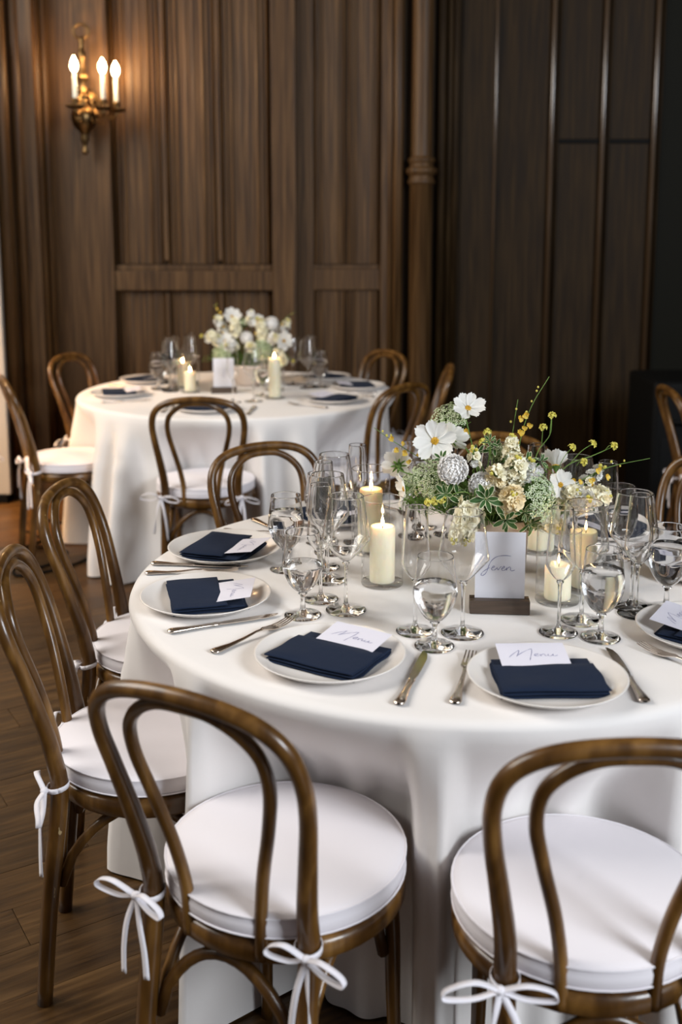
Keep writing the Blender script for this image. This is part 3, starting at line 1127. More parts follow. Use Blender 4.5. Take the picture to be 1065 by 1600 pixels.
setting(T2, 9, .60, 'at right end of far table', False, {'goblet': (.44, 14, 2), 'flute': (.40, 22), 'wine': (.34, 30)}, npk=1)
setting(T2, 45, .60, 'at back right of far table', False, {'goblet': (.42, 100, 1), 'flute': (.42, 85), 'wine': (.34, 95)}, npk=2)

# ------------------------------------------------------------------ candles
CANDLE = {}


def candle(x, y, hg, hc, label, group, rg=.047, rc_=.0285):
    t = thing('candle_holder', 'clear glass cylinder holder ' + label, 'candle holder', (x, y, TZ), 0, 'glass cylinder candle holders ' + group)
    key = (hg, hc)
    obj('cylinder', lathe([(rg, .004), (rg, hg)], 40), M['glass'], t)
    rm = [(rg + .0011 * math.cos(q), hg + .0011 * math.sin(q)) for q in [2 * PI * i / 6 for i in range(7)]]
    obj('rim', lathe(rm, 40), M['stem_glass'], t)
    obj('base', lathe([(.001, 0), (rg, 0), (rg + .001, .003), (rg, .006), (.001, .006)], 40), M['glass'], t)
    k = thing('pillar_candle', 'lit cream pillar candle ' + label, 'candle', (x, y, TZ + .0065), 0, 'pillar candles ' + group)
    obj('wax', lathe([(.001, 0), (rc_ - .001, 0), (rc_, .002), (rc_, hc - .004), (rc_ - .002, hc), (rc_ - .006, hc - .001), (rc_ * .5, hc - .005), (.001, hc - .006)], 36), M['wax'], k)
    obj('wick', tube(spline([(0, 0, hc - .008), (.0005, 0, hc - .001), (.002, 0, hc + .005)], 3), .0009, 6), M['wick'], k)
    obj('flame', lathe([(.0006, hc + .001), (.0030, hc + .005), (.0036, hc + .009), (.0026, hc + .015), (.0011, hc + .020), (.0003, hc + .024)], 12), M['flame'], k)

for q in ((.093, 2.310, .197, .128, 'front left of the flowers'), (.074, 2.548, .212, .155, 'left of the flowers, behind another'),
          (.466, 2.197, .160, .075, 'right of the seven card'), (.541, 2.275, .190, .127, 'right of the seven card, behind another'),
          (.490, 2.560, .150, .080, 'behind the flowers on the right')):
    candle(*q[:4], q[4] + ' on the nearer table', 'on the nearer table')
for q in ((-.314, 4.985, .215, .185, 'right of the card'), (-.741, 5.178, .150, .095, 'left of the card'),
          (-.80, 5.34, .17, .12, 'left behind another'), (-.33, 5.24, .17, .12, 'right behind another')):
    candle(*q[:4], q[4] + ' on the farther table', 'on the farther table')

# ------------------------------------------------------------------ table number cards
SEVEN = [[(690, 490), (600, 482), (500, 500), (430, 550), (390, 620), (370, 690), (340, 750), (300, 778), (282, 765), (300, 730), (350, 690), (400, 660)],
         [(418, 672), (455, 655), (465, 640), (445, 640), (425, 670), (435, 695), (470, 690), (500, 660)], [(500, 655), (515, 690), (545, 650), (560, 645)],
         [(560, 675), (595, 658), (605, 642), (588, 640), (565, 672), (575, 697), (610, 690), (635, 660)],
         [(632, 650), (632, 695), (640, 670), (670, 645), (685, 655), (685, 690), (705, 700), (745, 688)]]
k_ = .103 / 685


def number_card(x, y, rz, lab, lines, sfx):
    hd = tag(obj('card_holder', box(-.062, .062, -.018, .018, 0, .029, bev=.0015), M['holder'], None, False, loc=(x, y, TZ), rot=(0, 0, rz)),
             'dark wooden block holding the upright white card ' + sfx, 'card holder')
    obj('slot', box(-.0615, .0615, -.001, .001, .0288, .0293), M['black'], hd, False)
    cd = tag(obj('table_number_card', box(-.0515, .0515, -.0005, .0005, .0294, .172), M['card'], None, False, loc=(x, y, TZ), rot=(R(0), 0, rz)), lab, 'card')
    ln = [[((px - 543) * k_, (1095 - py) * k_ + .030) for px, py in l] for l in lines]
    st = strokes(ln, 1, .0013, 0)
    st.v = [(a, -.0009, b_) for a, b_, c_ in st.v]
    obj('lettering', st, M['ink'], cd, False)


number_card(.331, 2.130, R(-4), 'upright white card reading Seven in blue script on the nearer table', SEVEN, 'reading Seven')
EIGHT = [[(640, 560), (580, 520), (520, 560), (560, 640), (600, 720), (540, 770), (490, 720), (540, 650), (640, 560)], [(640, 660), (700, 640), (720, 700), (760, 680)], [(380, 700), (430, 640), (460, 700)]]
number_card(-.572, 5.150, R(5), 'upright white table card on the farther table', EIGHT[:2], 'on the farther table')


# ------------------------------------------------------------------ flowers
def petal_mesh(name, L_, W_, mt, cup=.15, notch=.06, nu=6, nv=6, ruffle=0., base=.25, seed=0):
    rnd = random.Random(seed)
    v, f, e = [], [], []
    p0 = rnd.random() * 6
    for i in range(nu + 1):
        t = i / nu
        wd = W_ * (base + (1 - base) * math.sin(min(1, t * 1.25) * PI / 2)) * (1 if t < .75 else math.sqrt(max(0, 1 - ((t - .75) / .27) ** 2)) * .45 + .55)
        for j in range(nv + 1):
            s = j / nv * 2 - 1
            y = L_ * t - (L_ * notch * math.cos(s * PI * 2.5) * t ** 6) - L_ * .10 * s * s * t ** 3
            z = cup * L_ * (t * t) + .10 * W_ * s * s * (1 - t * .4) + .02 * L_ * math.sin(s * 9) * t + ruffle * W_ * math.sin(s * 5 + p0 + 3 * t) * t
            v.append((s * wd / 2, y, z))
            e.append(max(abs(s), (t - .0)))
    for i in range(nu):
        for j in range(nv):
            a = i * (nv + 1) + j
            f.append((a, a + 1, a + nv + 2, a + nv + 1))
    mb = MB().add(v, f, e)
    return mb


def leaf_mb(L_, W_, fold=.25, curl=-.2, nu=8, nv=6):
    v, f, e = [], [], []
    for i in range(nu + 1):
        t = i / nu
        wd = W_ * math.sin(PI * min(1, max(.02, t * .96 + .02))) ** .75
        for j in range(nv + 1):
            s = j / nv * 2 - 1
            v.append((s * wd / 2, L_ * t, fold * abs(s) * wd / 2 + curl * L_ * t * t))
            e.append(max(abs(s) ** 1.3, (t * 1.02) ** 8))
    for i in range(nu):
        for j in range(nv):
            a = i * (nv + 1) + j
            f.append((a, a + 1, a + nv + 2, a + nv + 1))
    return MB().add(v, f, e)


PET = [petal_mesh('petal', .046, .029, None, .10 + .08 * k, .05, ruffle=.05, seed=k).mesh('petal', M['petal_white']) for k in range(3)]


def disc_mesh(r, mt, n=60):
    mb = lathe([(.001, r * .55), (r * .5, r * .5), (r * .9, r * .2), (r, 0), (r * .5, -r * .2)], 14)
    for i in range(n):
        q = math.sqrt((i + .5) / n)
        a = i * 2.399
        ball(r * .13, (r * .95 * q * math.cos(a), r * .95 * q * math.sin(a), r * .55 * (1 - q * q) + r * .05), 5, 3, mb)
    return mb.mesh('flower_centre', mt)


DISC = disc_mesh(.0095, M['disc'])
CALYX = lathe([(.0015, -.014), (.004, -.012), (.0075, -.006), (.011, -.001), (.003, 0)], 10)
for k in range(8):
    a = k * PI / 4
    q = leaf_mb(.018, .006, .2, -.15, 4, 2)
    CALYX.merge(q, Matrix.Rotation(a, 4, 'Z') @ Matrix.Translation((0, .006, -.003)))
CALYX = CALYX.mesh('calyx', M['fern'])
VX, VY, VZ = .385, 2.425, .885


def stem_path(p, n=(0, 0, 1), base=None, sag=.0):
    p = Vector(p)
    n = Vector(n).normalized()
    b_ = Vector(base) if base else Vector((VX + random.uniform(-.045, .045), VY + random.uniform(-.04, .04), VZ - .04))
    q = p - n * .03
    mid = b_.lerp(q, .55) + Vector((0, 0, .02)) + (q - b_).cross(Vector((0, 0, 1))) * random.uniform(-.05, .05)
    q2 = p - n * .012
    return spline([b_, mid, q, q2], 6)


def add_stem(root, p, n, r=.0016, base=None, name='stem'):
    path = stem_path(p, n, base)
    o = root.matrix_basis.inverted()
    return obj(name, tube([o @ q for q in path], r, 6), M['stem'], root)


def flower_root(name, label, cat, p, n, roll=0., group=None):
    t = link(name, None, None, mtx=Matrix.Translation(p) @ look(n, roll))
    t.empty_display_size = .02
    return tag(t, label, cat, group)


def cosmos(p, n, sc_, label, close=0., roll=0., group='white cosmos flowers on the nearer table', base=None, stem=True):
    t = flower_root('cosmos_flower', label, 'flower', p, n, roll, group)
    rnd = random.Random(label)
    for k in range(8):
        a = k * PI / 4 + rnd.uniform(-.07, .07)
        mt = Matrix.Rotation(a, 4, 'Z') @ Matrix.Translation((0, .004 * sc_, -.0008 * (k % 2))) @ Matrix.Rotation(close + rnd.uniform(-.12, .12), 4, 'X') @ Matrix.Scale(sc_ * rnd.uniform(.92, 1.05), 4)
        link('petal', PET[k % 3], t, mtx=mt)
    link('flower_centre', DISC, t, mtx=Matrix.Scale(sc_, 4))
    link('calyx', CALYX, t, mtx=Matrix.Scale(sc_, 4))
    if stem:
        add_stem(t, p, n, .0017, base)
    return t


def floret_mesh(name, mt, r, seed, n1=5, n2=5):
    """ruffled double floret"""
    rnd = random.Random(seed)
    mb = MB()
    for lay, (n, ln, tilt) in enumerate(((n1, r, .15), (n2, r * .75, .65), (3, r * .45, 1.15))):
        for k in range(n):
            q = petal_mesh('p', ln, ln * 1.05, None, .05, .08, 4, 4, .16, .3, rnd.random())
            mb.merge(q, Matrix.Rotation(k * 2 * PI / n + lay * .5 + rnd.uniform(-.2, .2), 4, 'Z') @ Matrix.Rotation(tilt + rnd.uniform(-.2, .2), 4, 'X'))
    return mb.mesh(name, mt)


FLO = {c: [floret_mesh('floret', M['petal_' + c], .0165, s) for s in range(3)] for c in ('cream', 'peach', 'white')}
BUD = ball(.006, (0, 0, .004), 8, 5, sz=1.25).mesh('bud', M['bud_yellow'])


def stock(p, n, length, count, col, label, group='cream stock spikes on the nearer table', base=None, sc_=1., stem=True, rad=.020):
    """spike of double florets along axis n, centre p"""
    t = flower_root('stock_spike', label, 'flower', p, n, 0, group)
    rnd = random.Random(label)
    for k in range(count):
        z = (k / (count - 1) - .5) * length
        a = k * 2.4
        out = Vector((math.cos(a), math.sin(a), .35 + .5 * (z / length + .5)))
        q = out.normalized() * rad * (1 - .25 * (z / length + .5))
        cc = col if rnd.random() < .8 else 'cream'
        mt = Matrix.Translation(q + Vector((0, 0, z))) @ look(out, rnd.random() * 6) @ Matrix.Scale(1.2 * sc_ * rnd.uniform(.8, 1.12), 4)
        link('floret', FLO[cc][k % 3], t, mtx=mt)
    for k in range(3):
        link('bud', BUD, t, mtx=Matrix.Translation((.006 * math.cos(k * 2.1), .006 * math.sin(k * 2.1), length / 2 + .012 + .004 * k)) @ Matrix.Scale(.7, 4))
    obj('axis', tube([(0, 0, -length / 2 - .02), (0, 0, length / 2 + .015)], .0022, 6), M['stem'], t)
    if stem:
        add_stem(t, Vector(p) - Vector(n).normalized() * (length / 2), n, .0022, base)
    return t


def scab_mesh(r, seed):
    rnd = random.Random(seed)
    mb = MB()
    n = 70
    for i in range(n):
        u = (i + .5) / n
        th = math.acos(1 - u * 1.15)
        a = i * 2.399
        d = Vector((math.sin(th) * math.cos(a), math.sin(th) * math.sin(a), math.cos(th) * .62))
        sz = .008 + .006 * u
        q = MB()
        for k in range(4):
            q.merge(petal_mesh('p', sz, sz * .9, None, .1, .05, 2, 2, .1, .35, i), Matrix.Rotation(k * PI / 2, 4, 'Z') @ Matrix.Rotation(.35, 4, 'X'))
        mb.merge(q, Matrix.Translation(d * r * .86) @ look(d, rnd.random() * 6))
    return mb.mesh('bloom', M['petal_scab'])


SCAB = scab_mesh(.029, 1)
SCORE = ball(.0235, (0, 0, 0), 14, 8, sz=.60).mesh('core', M['petal_scab'])


def scabiosa(p, n, sc_, label, group='white scabiosa blooms on the nearer table', base=None, stem=True):
    t = flower_root('scabiosa_flower', label, 'flower', p, n, 0, group)
    link('bloom', SCAB, t, mtx=Matrix.Scale(sc_, 4))
    link('core', SCORE, t, mtx=Matrix.Scale(sc_, 4))
    link('calyx', CALYX, t, mtx=Matrix.Translation((0, 0, -.010)))
    if stem:
        add_stem(t, Vector(p) - Vector(n).normalized() * .01, n, .0018, base)
    return t


def ammi_meshes(r, seed):
    rnd = random.Random(seed)
    rays, fl = MB(), MB()
    for i in range(34):
        u = (i + .5) / 34
        q = math.sqrt(u)
        a = i * 2.399
        tip = Vector((q * r * math.cos(a), q * r * math.sin(a), r * .30 * (1 - q * q)))
        tube([Vector((0, 0, -r * .75)), tip * .55 + Vector((0, 0, -r * .22)), tip], .0006, 4, False, rays)
        d = Vector((tip.x * .6, tip.y * .6, r * .7)).normalized()
        ma = look(d)
        for j in range(15):
            qq = math.sqrt((j + .5) / 15) * r * .17
            aa = j * 2.399 + i
            c_ = tip + (ma @ Vector((qq * math.cos(aa), qq * math.sin(aa), r * .05 * (1 - qq / (r * .17)))))
            s = r * rnd.uniform(.030, .052)
            m2 = Matrix.Translation(c_) @ look(d + Vector((rnd.uniform(-.5, .5), rnd.uniform(-.5, .5), 0)), rnd.random() * 6)
            fl.add([m2 @ Vector((s * math.cos(k * 2 * PI / 5), s * math.sin(k * 2 * PI / 5), .25 * s * (k % 2))) for k in range(5)], [(0, 1, 2, 3, 4)])
    # feathery bracts beneath
    br = MB()
    for i in range(70):
        a = rnd.random() * 6.28
        e = rnd.uniform(.2, .95)
        b0 = Vector((0, 0, -r * .7))
        tip = Vector((e * r * math.cos(a), e * r * math.sin(a), rnd.uniform(-.55, .1) * r))
        mid = b0.lerp(tip, .5) + Vector((0, 0, -r * .12))
        ribbon([b0, mid, tip], lambda t: .0016 - .001 * t, .0003, Vector((-math.sin(a), math.cos(a), .3)), br)
        for s in (-1, 1):
            w_ = Vector((-math.sin(a), math.cos(a), .2)) * s * r * .16
            ribbon([mid, mid.lerp(tip, .4) + w_], .0009, .0003, Vector((0, 0, 1)), br)
    return fl.mesh('florets', M['ammi']), rays.mesh('rays', M['stem']), br.mesh('bracts', M['fern'])


AMMI = ammi_meshes(.042, 3)


def ammi(p, n, sc_, label, group='green and white lace umbels on the nearer table', base=None, stem=True):
    t = flower_root('lace_flower', label, 'flower', p, n, 0, group)
    for nm, me in zip(('florets', 'rays', 'bracts'), AMMI):
        o = link(nm, me, t, mtx=Matrix.Scale(sc_, 4))
        o['kind'] = 'stuff'
    if stem:
        add_stem(t, Vector(p) - Vector(n).normalized() * .03 * sc_, n, .002, base)
    return t


LEAF = [leaf_mb(.036, .0145, .22, c_).mesh('leaf', M['variegated'], edge=True) for c_ in (-.10, -.25, .05)]


def sprig(p, n, sc_, label, count=9, base=None, group='variegated leaf sprigs on the nearer table', stem=True):
    t = flower_root('variegated_sprig', label, 'foliage', p, n, 0, group)
    rnd = random.Random(label)
    for k in range(count):
        a = k * 2.4 + rnd.uniform(-.2, .2)
        lay = k / count
        mt = Matrix.Translation((0, 0, -.022 * lay * sc_ + .008)) @ Matrix.Rotation(a, 4, 'Z') @ Matrix.Translation((0, .003, 0)) @ Matrix.Rotation(.75 - .75 * lay + rnd.uniform(-.15, .15), 4, 'X') @ Matrix.Scale(sc_ * (.6 + .45 * lay) * rnd.uniform(.9, 1.1), 4)
        link('leaf', LEAF[k % 3], t, mtx=mt)
    if stem:
        add_stem(t, Vector(p), n, .0015, base)
    return t


def onc_mesh(seed):
    rnd = random.Random(seed)
    mb = MB()
    mb.merge(petal_mesh('p', .012, .017, None, .25, .10, 4, 5, .12, .4, seed), Matrix.Rotation(PI, 4, 'Z'))
    for a in (-1.9, -1.0, 0, 1.0, 1.9):
        mb.merge(petal_mesh('p', .008, .0045, None, .2, 0, 3, 2, .1, .4, seed), Matrix.Rotation(a, 4, 'Z') @ Matrix.Rotation(.3, 4, 'X'))
    ball(.0018, (0, 0, .001), 6, 4, mb)
    return mb.mesh('blossom', M['petal_yellow'])


ONC = [onc_mesh(s) for s in range(3)]


def orchid_spray(path, blossoms, buds, label, group='yellow orchid sprays on the nearer table'):
    t = tag(link('orchid_spray', None, None, path[0]), label, 'flower', group)
    o = Vector(path[0])
    obj('stem', tube([q - o for q in spline(path, 6)], lambda u: .0014 - .0007 * u, 6), M['stem'], t)
    rnd = random.Random(label)
    for k, b_ in enumerate(blossoms):
        n = Vector((rnd.uniform(-.6, .6), -1, rnd.uniform(-.2, .6)))
        link('blossom', ONC[k % 3], t, mtx=Matrix.Translation(Vector(b_) - o) @ look(n, rnd.uniform(-1, 1)) @ Matrix.Scale(rnd.uniform(.6, .95), 4))
    for b_ in buds:
        link('bud', BUD, t, mtx=Matrix.Translation(Vector(b_) - o) @ Matrix.Scale(rnd.uniform(.35, .5), 4))


def mustard_mesh(seed):
    rnd = random.Random(seed)
    mb = MB()
    for i in range(9):
        a = i * 2.399
        q = math.sqrt((i + .5) / 9)
        d = Vector((q * math.cos(a), q * math.sin(a), 1.1 - q))
        f_ = MB()
        for k in range(4):
            f_.merge(petal_mesh('p', .0052, .0045, None, .1, 0, 2, 2, .1, .4, i), Matrix.Rotation(k * PI / 2, 4, 'Z') @ Matrix.Rotation(.3, 4, 'X'))
        mb.merge(f_, Matrix.Translation(d * .0085) @ look(d, rnd.random() * 6))
    ball(.004, (0, 0, .003), 6, 4, mb)
    return mb.mesh('flower_head', M['bud_yellow'])


MUS = [mustard_mesh(s) for s in range(3)]


def mustard(stem, heads, label, group='small yellow flower stems on the nearer table'):
    """stem path; heads = list of (branch point on the stem, head position)"""
    t = tag(link('yellow_flower_stem', None, None, stem[0]), label, 'flower', group)
    o = Vector(stem[0])
    obj('stem', tube([q - o for q in spline(stem, 6)], lambda u: .0015 - .0006 * u, 6), M['stem'], t)
    for k, (b_, h) in enumerate(heads):
        b_, h = Vector(b_) - o, Vector(h) - o
        obj('branch', tube(spline([b_, b_.lerp(h, .5) + Vector((0, 0, .006)), h], 4), .0009, 5), M['stem'], t)
        link('flower_head', MUS[k % 3], t, mtx=Matrix.Translation(h) @ look((h - b_) + Vector((0, -.02, .02))))


bw = thing('flower_bowl', 'beige ceramic bowl under the white flower arrangement on the nearer table', 'bowl', (VX, VY, TZ))
obj('body', lathe([(.001, 0), (.046, 0), (.050, .003), (.052, .02), (.055, .075), (.058, .118), (.059, .124), (.055, .124), (.050, .09), (.046, .03), (.001, .02)], 40), M['bowl'], bw)


def filler(name, label, c, r, n, seed, cat='foliage'):
    """feathery greenery packed between the stems"""
    rnd = random.Random(seed)
    mb = MB()
    for i in range(n):
        a, q = rnd.random() * 6.28, math.sqrt(rnd.random())
        tip = Vector((r[0] * q * math.cos(a), r[1] * q * math.sin(a), r[2] * (1 - .75 * q * q) * rnd.uniform(.45, 1)))
        b0 = Vector((tip.x * .2, tip.y * .2, -.03))
        mid = b0.lerp(tip, .55) + Vector((0, 0, .02))
        pth = spline([b0, mid, tip], 4)
        ribbon(pth, lambda t: .0018 - .001 * t, .0004, Vector((-math.sin(a), math.cos(a), 0)), mb)
        for k in range(3, len(pth)):
            for s in (-1, 1):
                d = Vector((-math.sin(a) * s, math.cos(a) * s, .5)) + Vector((rnd.uniform(-.6, .6), rnd.uniform(-.6, .6), rnd.uniform(-.3, .6)))
                q_ = leaf_mb(rnd.uniform(.010, .020), rnd.uniform(.0025, .006), .2, -.15, 3, 2)
                mb.merge(q_, Matrix.Translation(pth[k]) @ d.to_track_quat('Y', 'Z').to_matrix().to_4x4())
    return tag(obj(name, mb, M['fern'], None, loc=c), label, cat, None, 'stuff')


filler('greenery', 'feathery green foliage filling the flower bowl on the nearer table', (VX - .04, VY - .01, VZ), (.22, .10, .11), 230, 4)

K = 1.0
cosmos((.212, 2.36, 1.071), (-.15, -1, .35), 1.02, 'large white cosmos facing the camera at the upper left of the near flowers', .12, .2)
cosmos((.251, 2.40, 1.066), (.5, .8, .45), .85, 'white cosmos turned away behind the large one in the near flowers', .3)
cosmos((.293, 2.42, 1.136), (.15, -.75, .85), .86, 'topmost white cosmos of the near flowers, above the green umbel', .15, .3)
cosmos((.133, 2.42, 1.001), (-.25, .9, .25), .86, 'pale cosmos seen from behind at the left end of the near flowers', .2)
cosmos((.146, 2.38, .955), (-.95, -.15, -.1), .85, 'pale cosmos seen edge-on low at the left, beside the tall candle', .15)
cosmos((.508, 2.46, .990), (.1, .55, .9), .95, 'cupped white cosmos with raised petals at the right of the near flowers', .75)
cosmos((.496, 2.345, .973), (.25, -1, .25), .72, 'small white cosmos with yellow centre at the right of the near flowers', .1, .1)
scabiosa((.248, 2.305, 1.018), (-.25, -1, .25), 1.08, 'round white scabiosa under the large cosmos in the near flowers')
scabiosa((.316, 2.325, .977), (-.3, -.7, .65), .98, 'round scabiosa partly hidden in the middle of the near flowers')
scabiosa((.446, 2.40, .990), (.3, -.6, .8), .7, 'small scabiosa at the right of the near flowers behind the lace umbel')
stock((.272, 2.275, .918), (-.45, -.5, -.75), .085, 13, 'cream', 'pale cream stock spike drooping at the lower left beside the seven card', sc_=.95)
stock((.386, 2.330, 1.000), (.1, -.5, .85), .070, 12, 'cream', 'cream stock spike standing in the centre of the near flowers')
stock((.375, 2.300, .945), (.05, -.8, .6), .060, 12, 'peach', 'peach tinted stock spike in the centre above the variegated rosette', sc_=1.15)
stock((.510, 2.355, .940), (.5, -.75, .5), .055, 10, 'cream', 'cream stock spike right of the round lace umbel')
stock((.560, 2.365, .935), (.75, -.55, .35), .075, 13, 'cream', 'cream stock spike at the right end of the near flowers')
stock((.350, 2.335, .988), (-.3, -.8, .6), .045, 9, 'peach', 'peach stock spike behind the scabiosa in the near flowers', sc_=1.0)
stock((.465, 2.315, .905), (.2, -.8, -.3), .055, 10, 'cream', 'cream stock spike low at the right over the candle glass')
stock((.575, 2.42, .963), (.6, -.2, .75), .060, 9, 'white', 'small white stock spike at the right of the near flowers', sc_=.7, rad=.014)
stock((.388, 2.38, 1.040), (.05, -.2, 1), .045, 8, 'cream', 'cream budded stock spike at the top centre of the near flowers', sc_=.75, rad=.013)
ammi((.446, 2.300, .955), (.75, -.75, .35), 1.25, 'large round lace umbel at the right centre of the near flowers')
ammi((.199, 2.370, .985), (-.6, -.7, .55), 1.15, 'green lace umbel at the left of the near flowers beside the scabiosa')
ammi((.258, 2.45, 1.113), (-.3, -.45, .85), 1.2, 'green lace umbel at the top behind the topmost cosmos')
ammi((.163, 2.46, .950), (-.7, -.3, .5), .95, 'green lace umbel at the back left of the near flowers')
ammi((.23, 2.40, .95), (-.3, -.8, .1), 1.0, 'green lace umbel low at the left over the candle glass')
ammi((.37, 2.43, 1.03), (.1, -.4, .9), .8, 'small green umbel behind the centre of the near flowers')
sprig((.317, 2.262, .962), (-.1, -1, .3), 1.05, 'variegated rosette in the centre of the near flowers, largest of them')
sprig((.361, 2.262, .913), (.1, -1, .1), .92, 'variegated rosette just above the seven card')
sprig((.233, 2.295, .963), (-.4, -.9, .3), 1.0, 'variegated sprig below the scabiosa at the left of the near flowers')
sprig((.417, 2.345, 1.026), (.2, -.7, .7), .8, 'variegated sprig at the top centre behind the cream spike', 7)
sprig((.353, 2.40, 1.047), (-.2, -.7, .7), .75, 'variegated sprig at the top centre left of the cream spike', 7)
sprig((.424, 2.295, .893), (.5, -.8, -.4), .95, 'variegated sprig hanging at the lower right beside the seven card')
sprig((.313, 2.40, 1.035), (-.3, -.7, .6), .7, 'variegated sprig at the foot of the topmost cosmos stem', 6)
sprig((.254, 2.31, .987), (-.3, -.8, .5), .75, 'variegated sprig right under the round scabiosa', 6)
sprig((.47, 2.36, .90), (.6, -.7, -.2), .8, 'variegated sprig low at the right of the near flowers', 7)
orchid_spray([(.30, 2.40, .93), (.246, 2.38, .991), (.172, 2.38, 1.033), (.12, 2.38, 1.066), (.075, 2.38, 1.098)],
             [(.116, 2.375, 1.076), (.139, 2.375, 1.064), (.126, 2.375, 1.05), (.145, 2.375, 1.043), (.156, 2.375, 1.022), (.179, 2.375, 1.04)],
             [(.104, 2.38, 1.078), (.114, 2.38, 1.079), (.095, 2.38, 1.088)], 'yellow orchid spray reaching left over the candles')
orchid_spray([(.40, 2.42, .90), (.407, 2.42, .951), (.415, 2.42, 1.058), (.439, 2.42, 1.14), (.478, 2.42, 1.21)],
             [(.411, 2.415, 1.114), (.427, 2.415, 1.123), (.434, 2.415, 1.098), (.413, 2.415, 1.081), (.422, 2.415, 1.092), (.404, 2.415, 1.059)],
             [(.439, 2.42, 1.151), (.45, 2.42, 1.175), (.453, 2.42, 1.184), (.428, 2.42, 1.125)], 'tallest yellow orchid spray of the near flowers')
orchid_spray([(.42, 2.38, .88), (.479, 2.36, .921), (.535, 2.36, .972), (.607, 2.36, 1.01), (.70, 2.36, 1.031)],
             [(.584, 2.355, 1.007), (.602, 2.355, .991), (.572, 2.355, .982), (.528, 2.355, .982), (.571, 2.355, .97), (.541, 2.355, .979)],
             [(.613, 2.36, 1.021), (.633, 2.36, 1.012), (.642, 2.36, 1.024)], 'yellow orchid spray reaching right over the wine glasses')
orchid_spray([(.385, 2.43, .90), (.389, 2.43, .949), (.395, 2.43, 1.04), (.402, 2.43, 1.101), (.409, 2.43, 1.155)],
             [(.389, 2.42, 1.065), (.402, 2.42, 1.05), (.383, 2.42, 1.043), (.29, 2.42, 1.083), (.275, 2.42, 1.056), (.30, 2.39, 1.045)],
             [(.394, 2.43, 1.101), (.406, 2.43, 1.131)], 'slender yellow orchid spray left of the tallest one')
mustard([(.365, 2.41, .90), (.352, 2.4, .956), (.347, 2.4, 1.024), (.336, 2.4, 1.08)], [((.347, 2.4, 1.024), (.335, 2.395, 1.084)), ((.347, 2.4, 1.024), (.325, 2.395, 1.061))],
        'small yellow flower stem right of the topmost cosmos')
mustard([(.42, 2.43, .90), (.448, 2.44, .946), (.458, 2.44, 1.023), (.487, 2.44, 1.069), (.491, 2.44, 1.111)], [((.487, 2.44, 1.069), (.49, 2.435, 1.115)), ((.469, 2.44, 1.046), (.47, 2.435, 1.087))],
        'tall small yellow flower stem right of the orchid sprays')
mustard([(.43, 2.42, .89), (.473, 2.41, .938), (.523, 2.41, 1.002), (.581, 2.41, 1.026), (.629, 2.41, 1.048)],
        [((.61, 2.41, 1.039), (.628, 2.405, 1.05)), ((.53, 2.41, 1.007), (.579, 2.405, 1.055)), ((.501, 2.41, .992), (.532, 2.405, 1.046)), ((.545, 2.41, 1.002), (.56, 2.405, 1.012))],
        'branching yellow flower stem leaning far right of the near flowers')
mustard([(.33, 2.38, .90), (.281, 2.3, .966), (.238, 2.3, .959), (.203, 2.3, .948)], [((.238, 2.3, .959), (.194, 2.295, .945)), ((.238, 2.3, .959), (.209, 2.295, .948)), ((.238, 2.3, .959), (.225, 2.295, .951))],
        'yellow flower cluster low at the left of the near flowers')

gs1 = 'cream stock spikes on the nearer table'
stock((.285, 2.285, .900), (-.2, -.7, -.6), .06, 10, 'cream', 'pale cream stock spike drooping lowest at the left of the seven card', gs1, sc_=.9)
stock((.535, 2.335, .935), (.4, -.8, .4), .05, 9, 'white', 'white stock spike between the two cream spikes at the right', gs1, sc_=.9)
stock((.420, 2.36, 1.00), (.2, -.6, .8), .045, 8, 'white', 'white stock spike in the centre right of the near flowers', gs1, sc_=.7, rad=.014)
stock((.300, 2.35, 1.03), (-.1, -.6, .8), .04, 7, 'white', 'small white stock spike between scabiosa and topmost stem', gs1, sc_=.55, rad=.012)
stock((.330, 2.33, .955), (-.1, -.9, .3), .05, 8, 'cream', 'cream stock spike tucked behind the largest variegated rosette', gs1, sc_=.9)
for p_, n_, k_2, l_ in (((.225, 2.33, 1.035), (-.3, -.7, .6), .6, 'small variegated sprig left of the round scabiosa'), ((.285, 2.33, .955), (-.3, -.9, .1), .7, 'small variegated sprig right of the yellow cluster'),
                        ((.39, 2.31, 1.025), (.1, -.8, .5), .6, 'small variegated sprig over the central cream spike'), ((.455, 2.37, 1.02), (.4, -.6, .7), .6, 'small variegated sprig left of the cupped cosmos'),
                        ((.405, 2.285, .925), (.3, -.9, 0), .7, 'small variegated sprig between rosette and lace umbel'), ((.335, 2.35, 1.07), (-.1, -.5, .8), .55, 'small variegated sprig beside the upright yellow stem')):
    sprig(p_, n_, k_2, l_, 8)
filler('greenery', 'feathery green foliage at the right of the flower bowl on the nearer table', (VX + .06, VY - .03, VZ), (.15, .08, .12), 120, 14)
# ---- flowers on the farther table
VX, VY, VZ = -.47, 5.42, .86
bw = thing('flower_bowl', 'beige ceramic bowl under the flowers on the farther table', 'bowl', (VX, VY, TZ))
obj('body', lathe([(.001, 0), (.06, 0), (.07, .02), (.095, .095), (.10, .11), (.094, .11), (.06, .03), (.001, .02)], 32), M['bowl'], bw)
filler('greenery', 'green foliage filling the flower bowl on the farther table', (VX, VY, VZ), (.24, .12, .14), 130, 9)
FGp = 'on the farther table'
gs, gc, gb, ga = ('cream stock spikes ' + FGp, 'white cosmos flowers ' + FGp, 'white scabiosa blooms ' + FGp, 'green and white lace umbels ' + FGp)
cosmos((-.585, 5.36, .985), (-.1, -1, .4), 1.0, 'large white cosmos low at the left of the far flowers', .12, 0, gc)
cosmos((-.555, 5.42, 1.105), (.2, -.8, .6), 1.0, 'topmost white cosmos of the far flowers', .2, 0, gc)
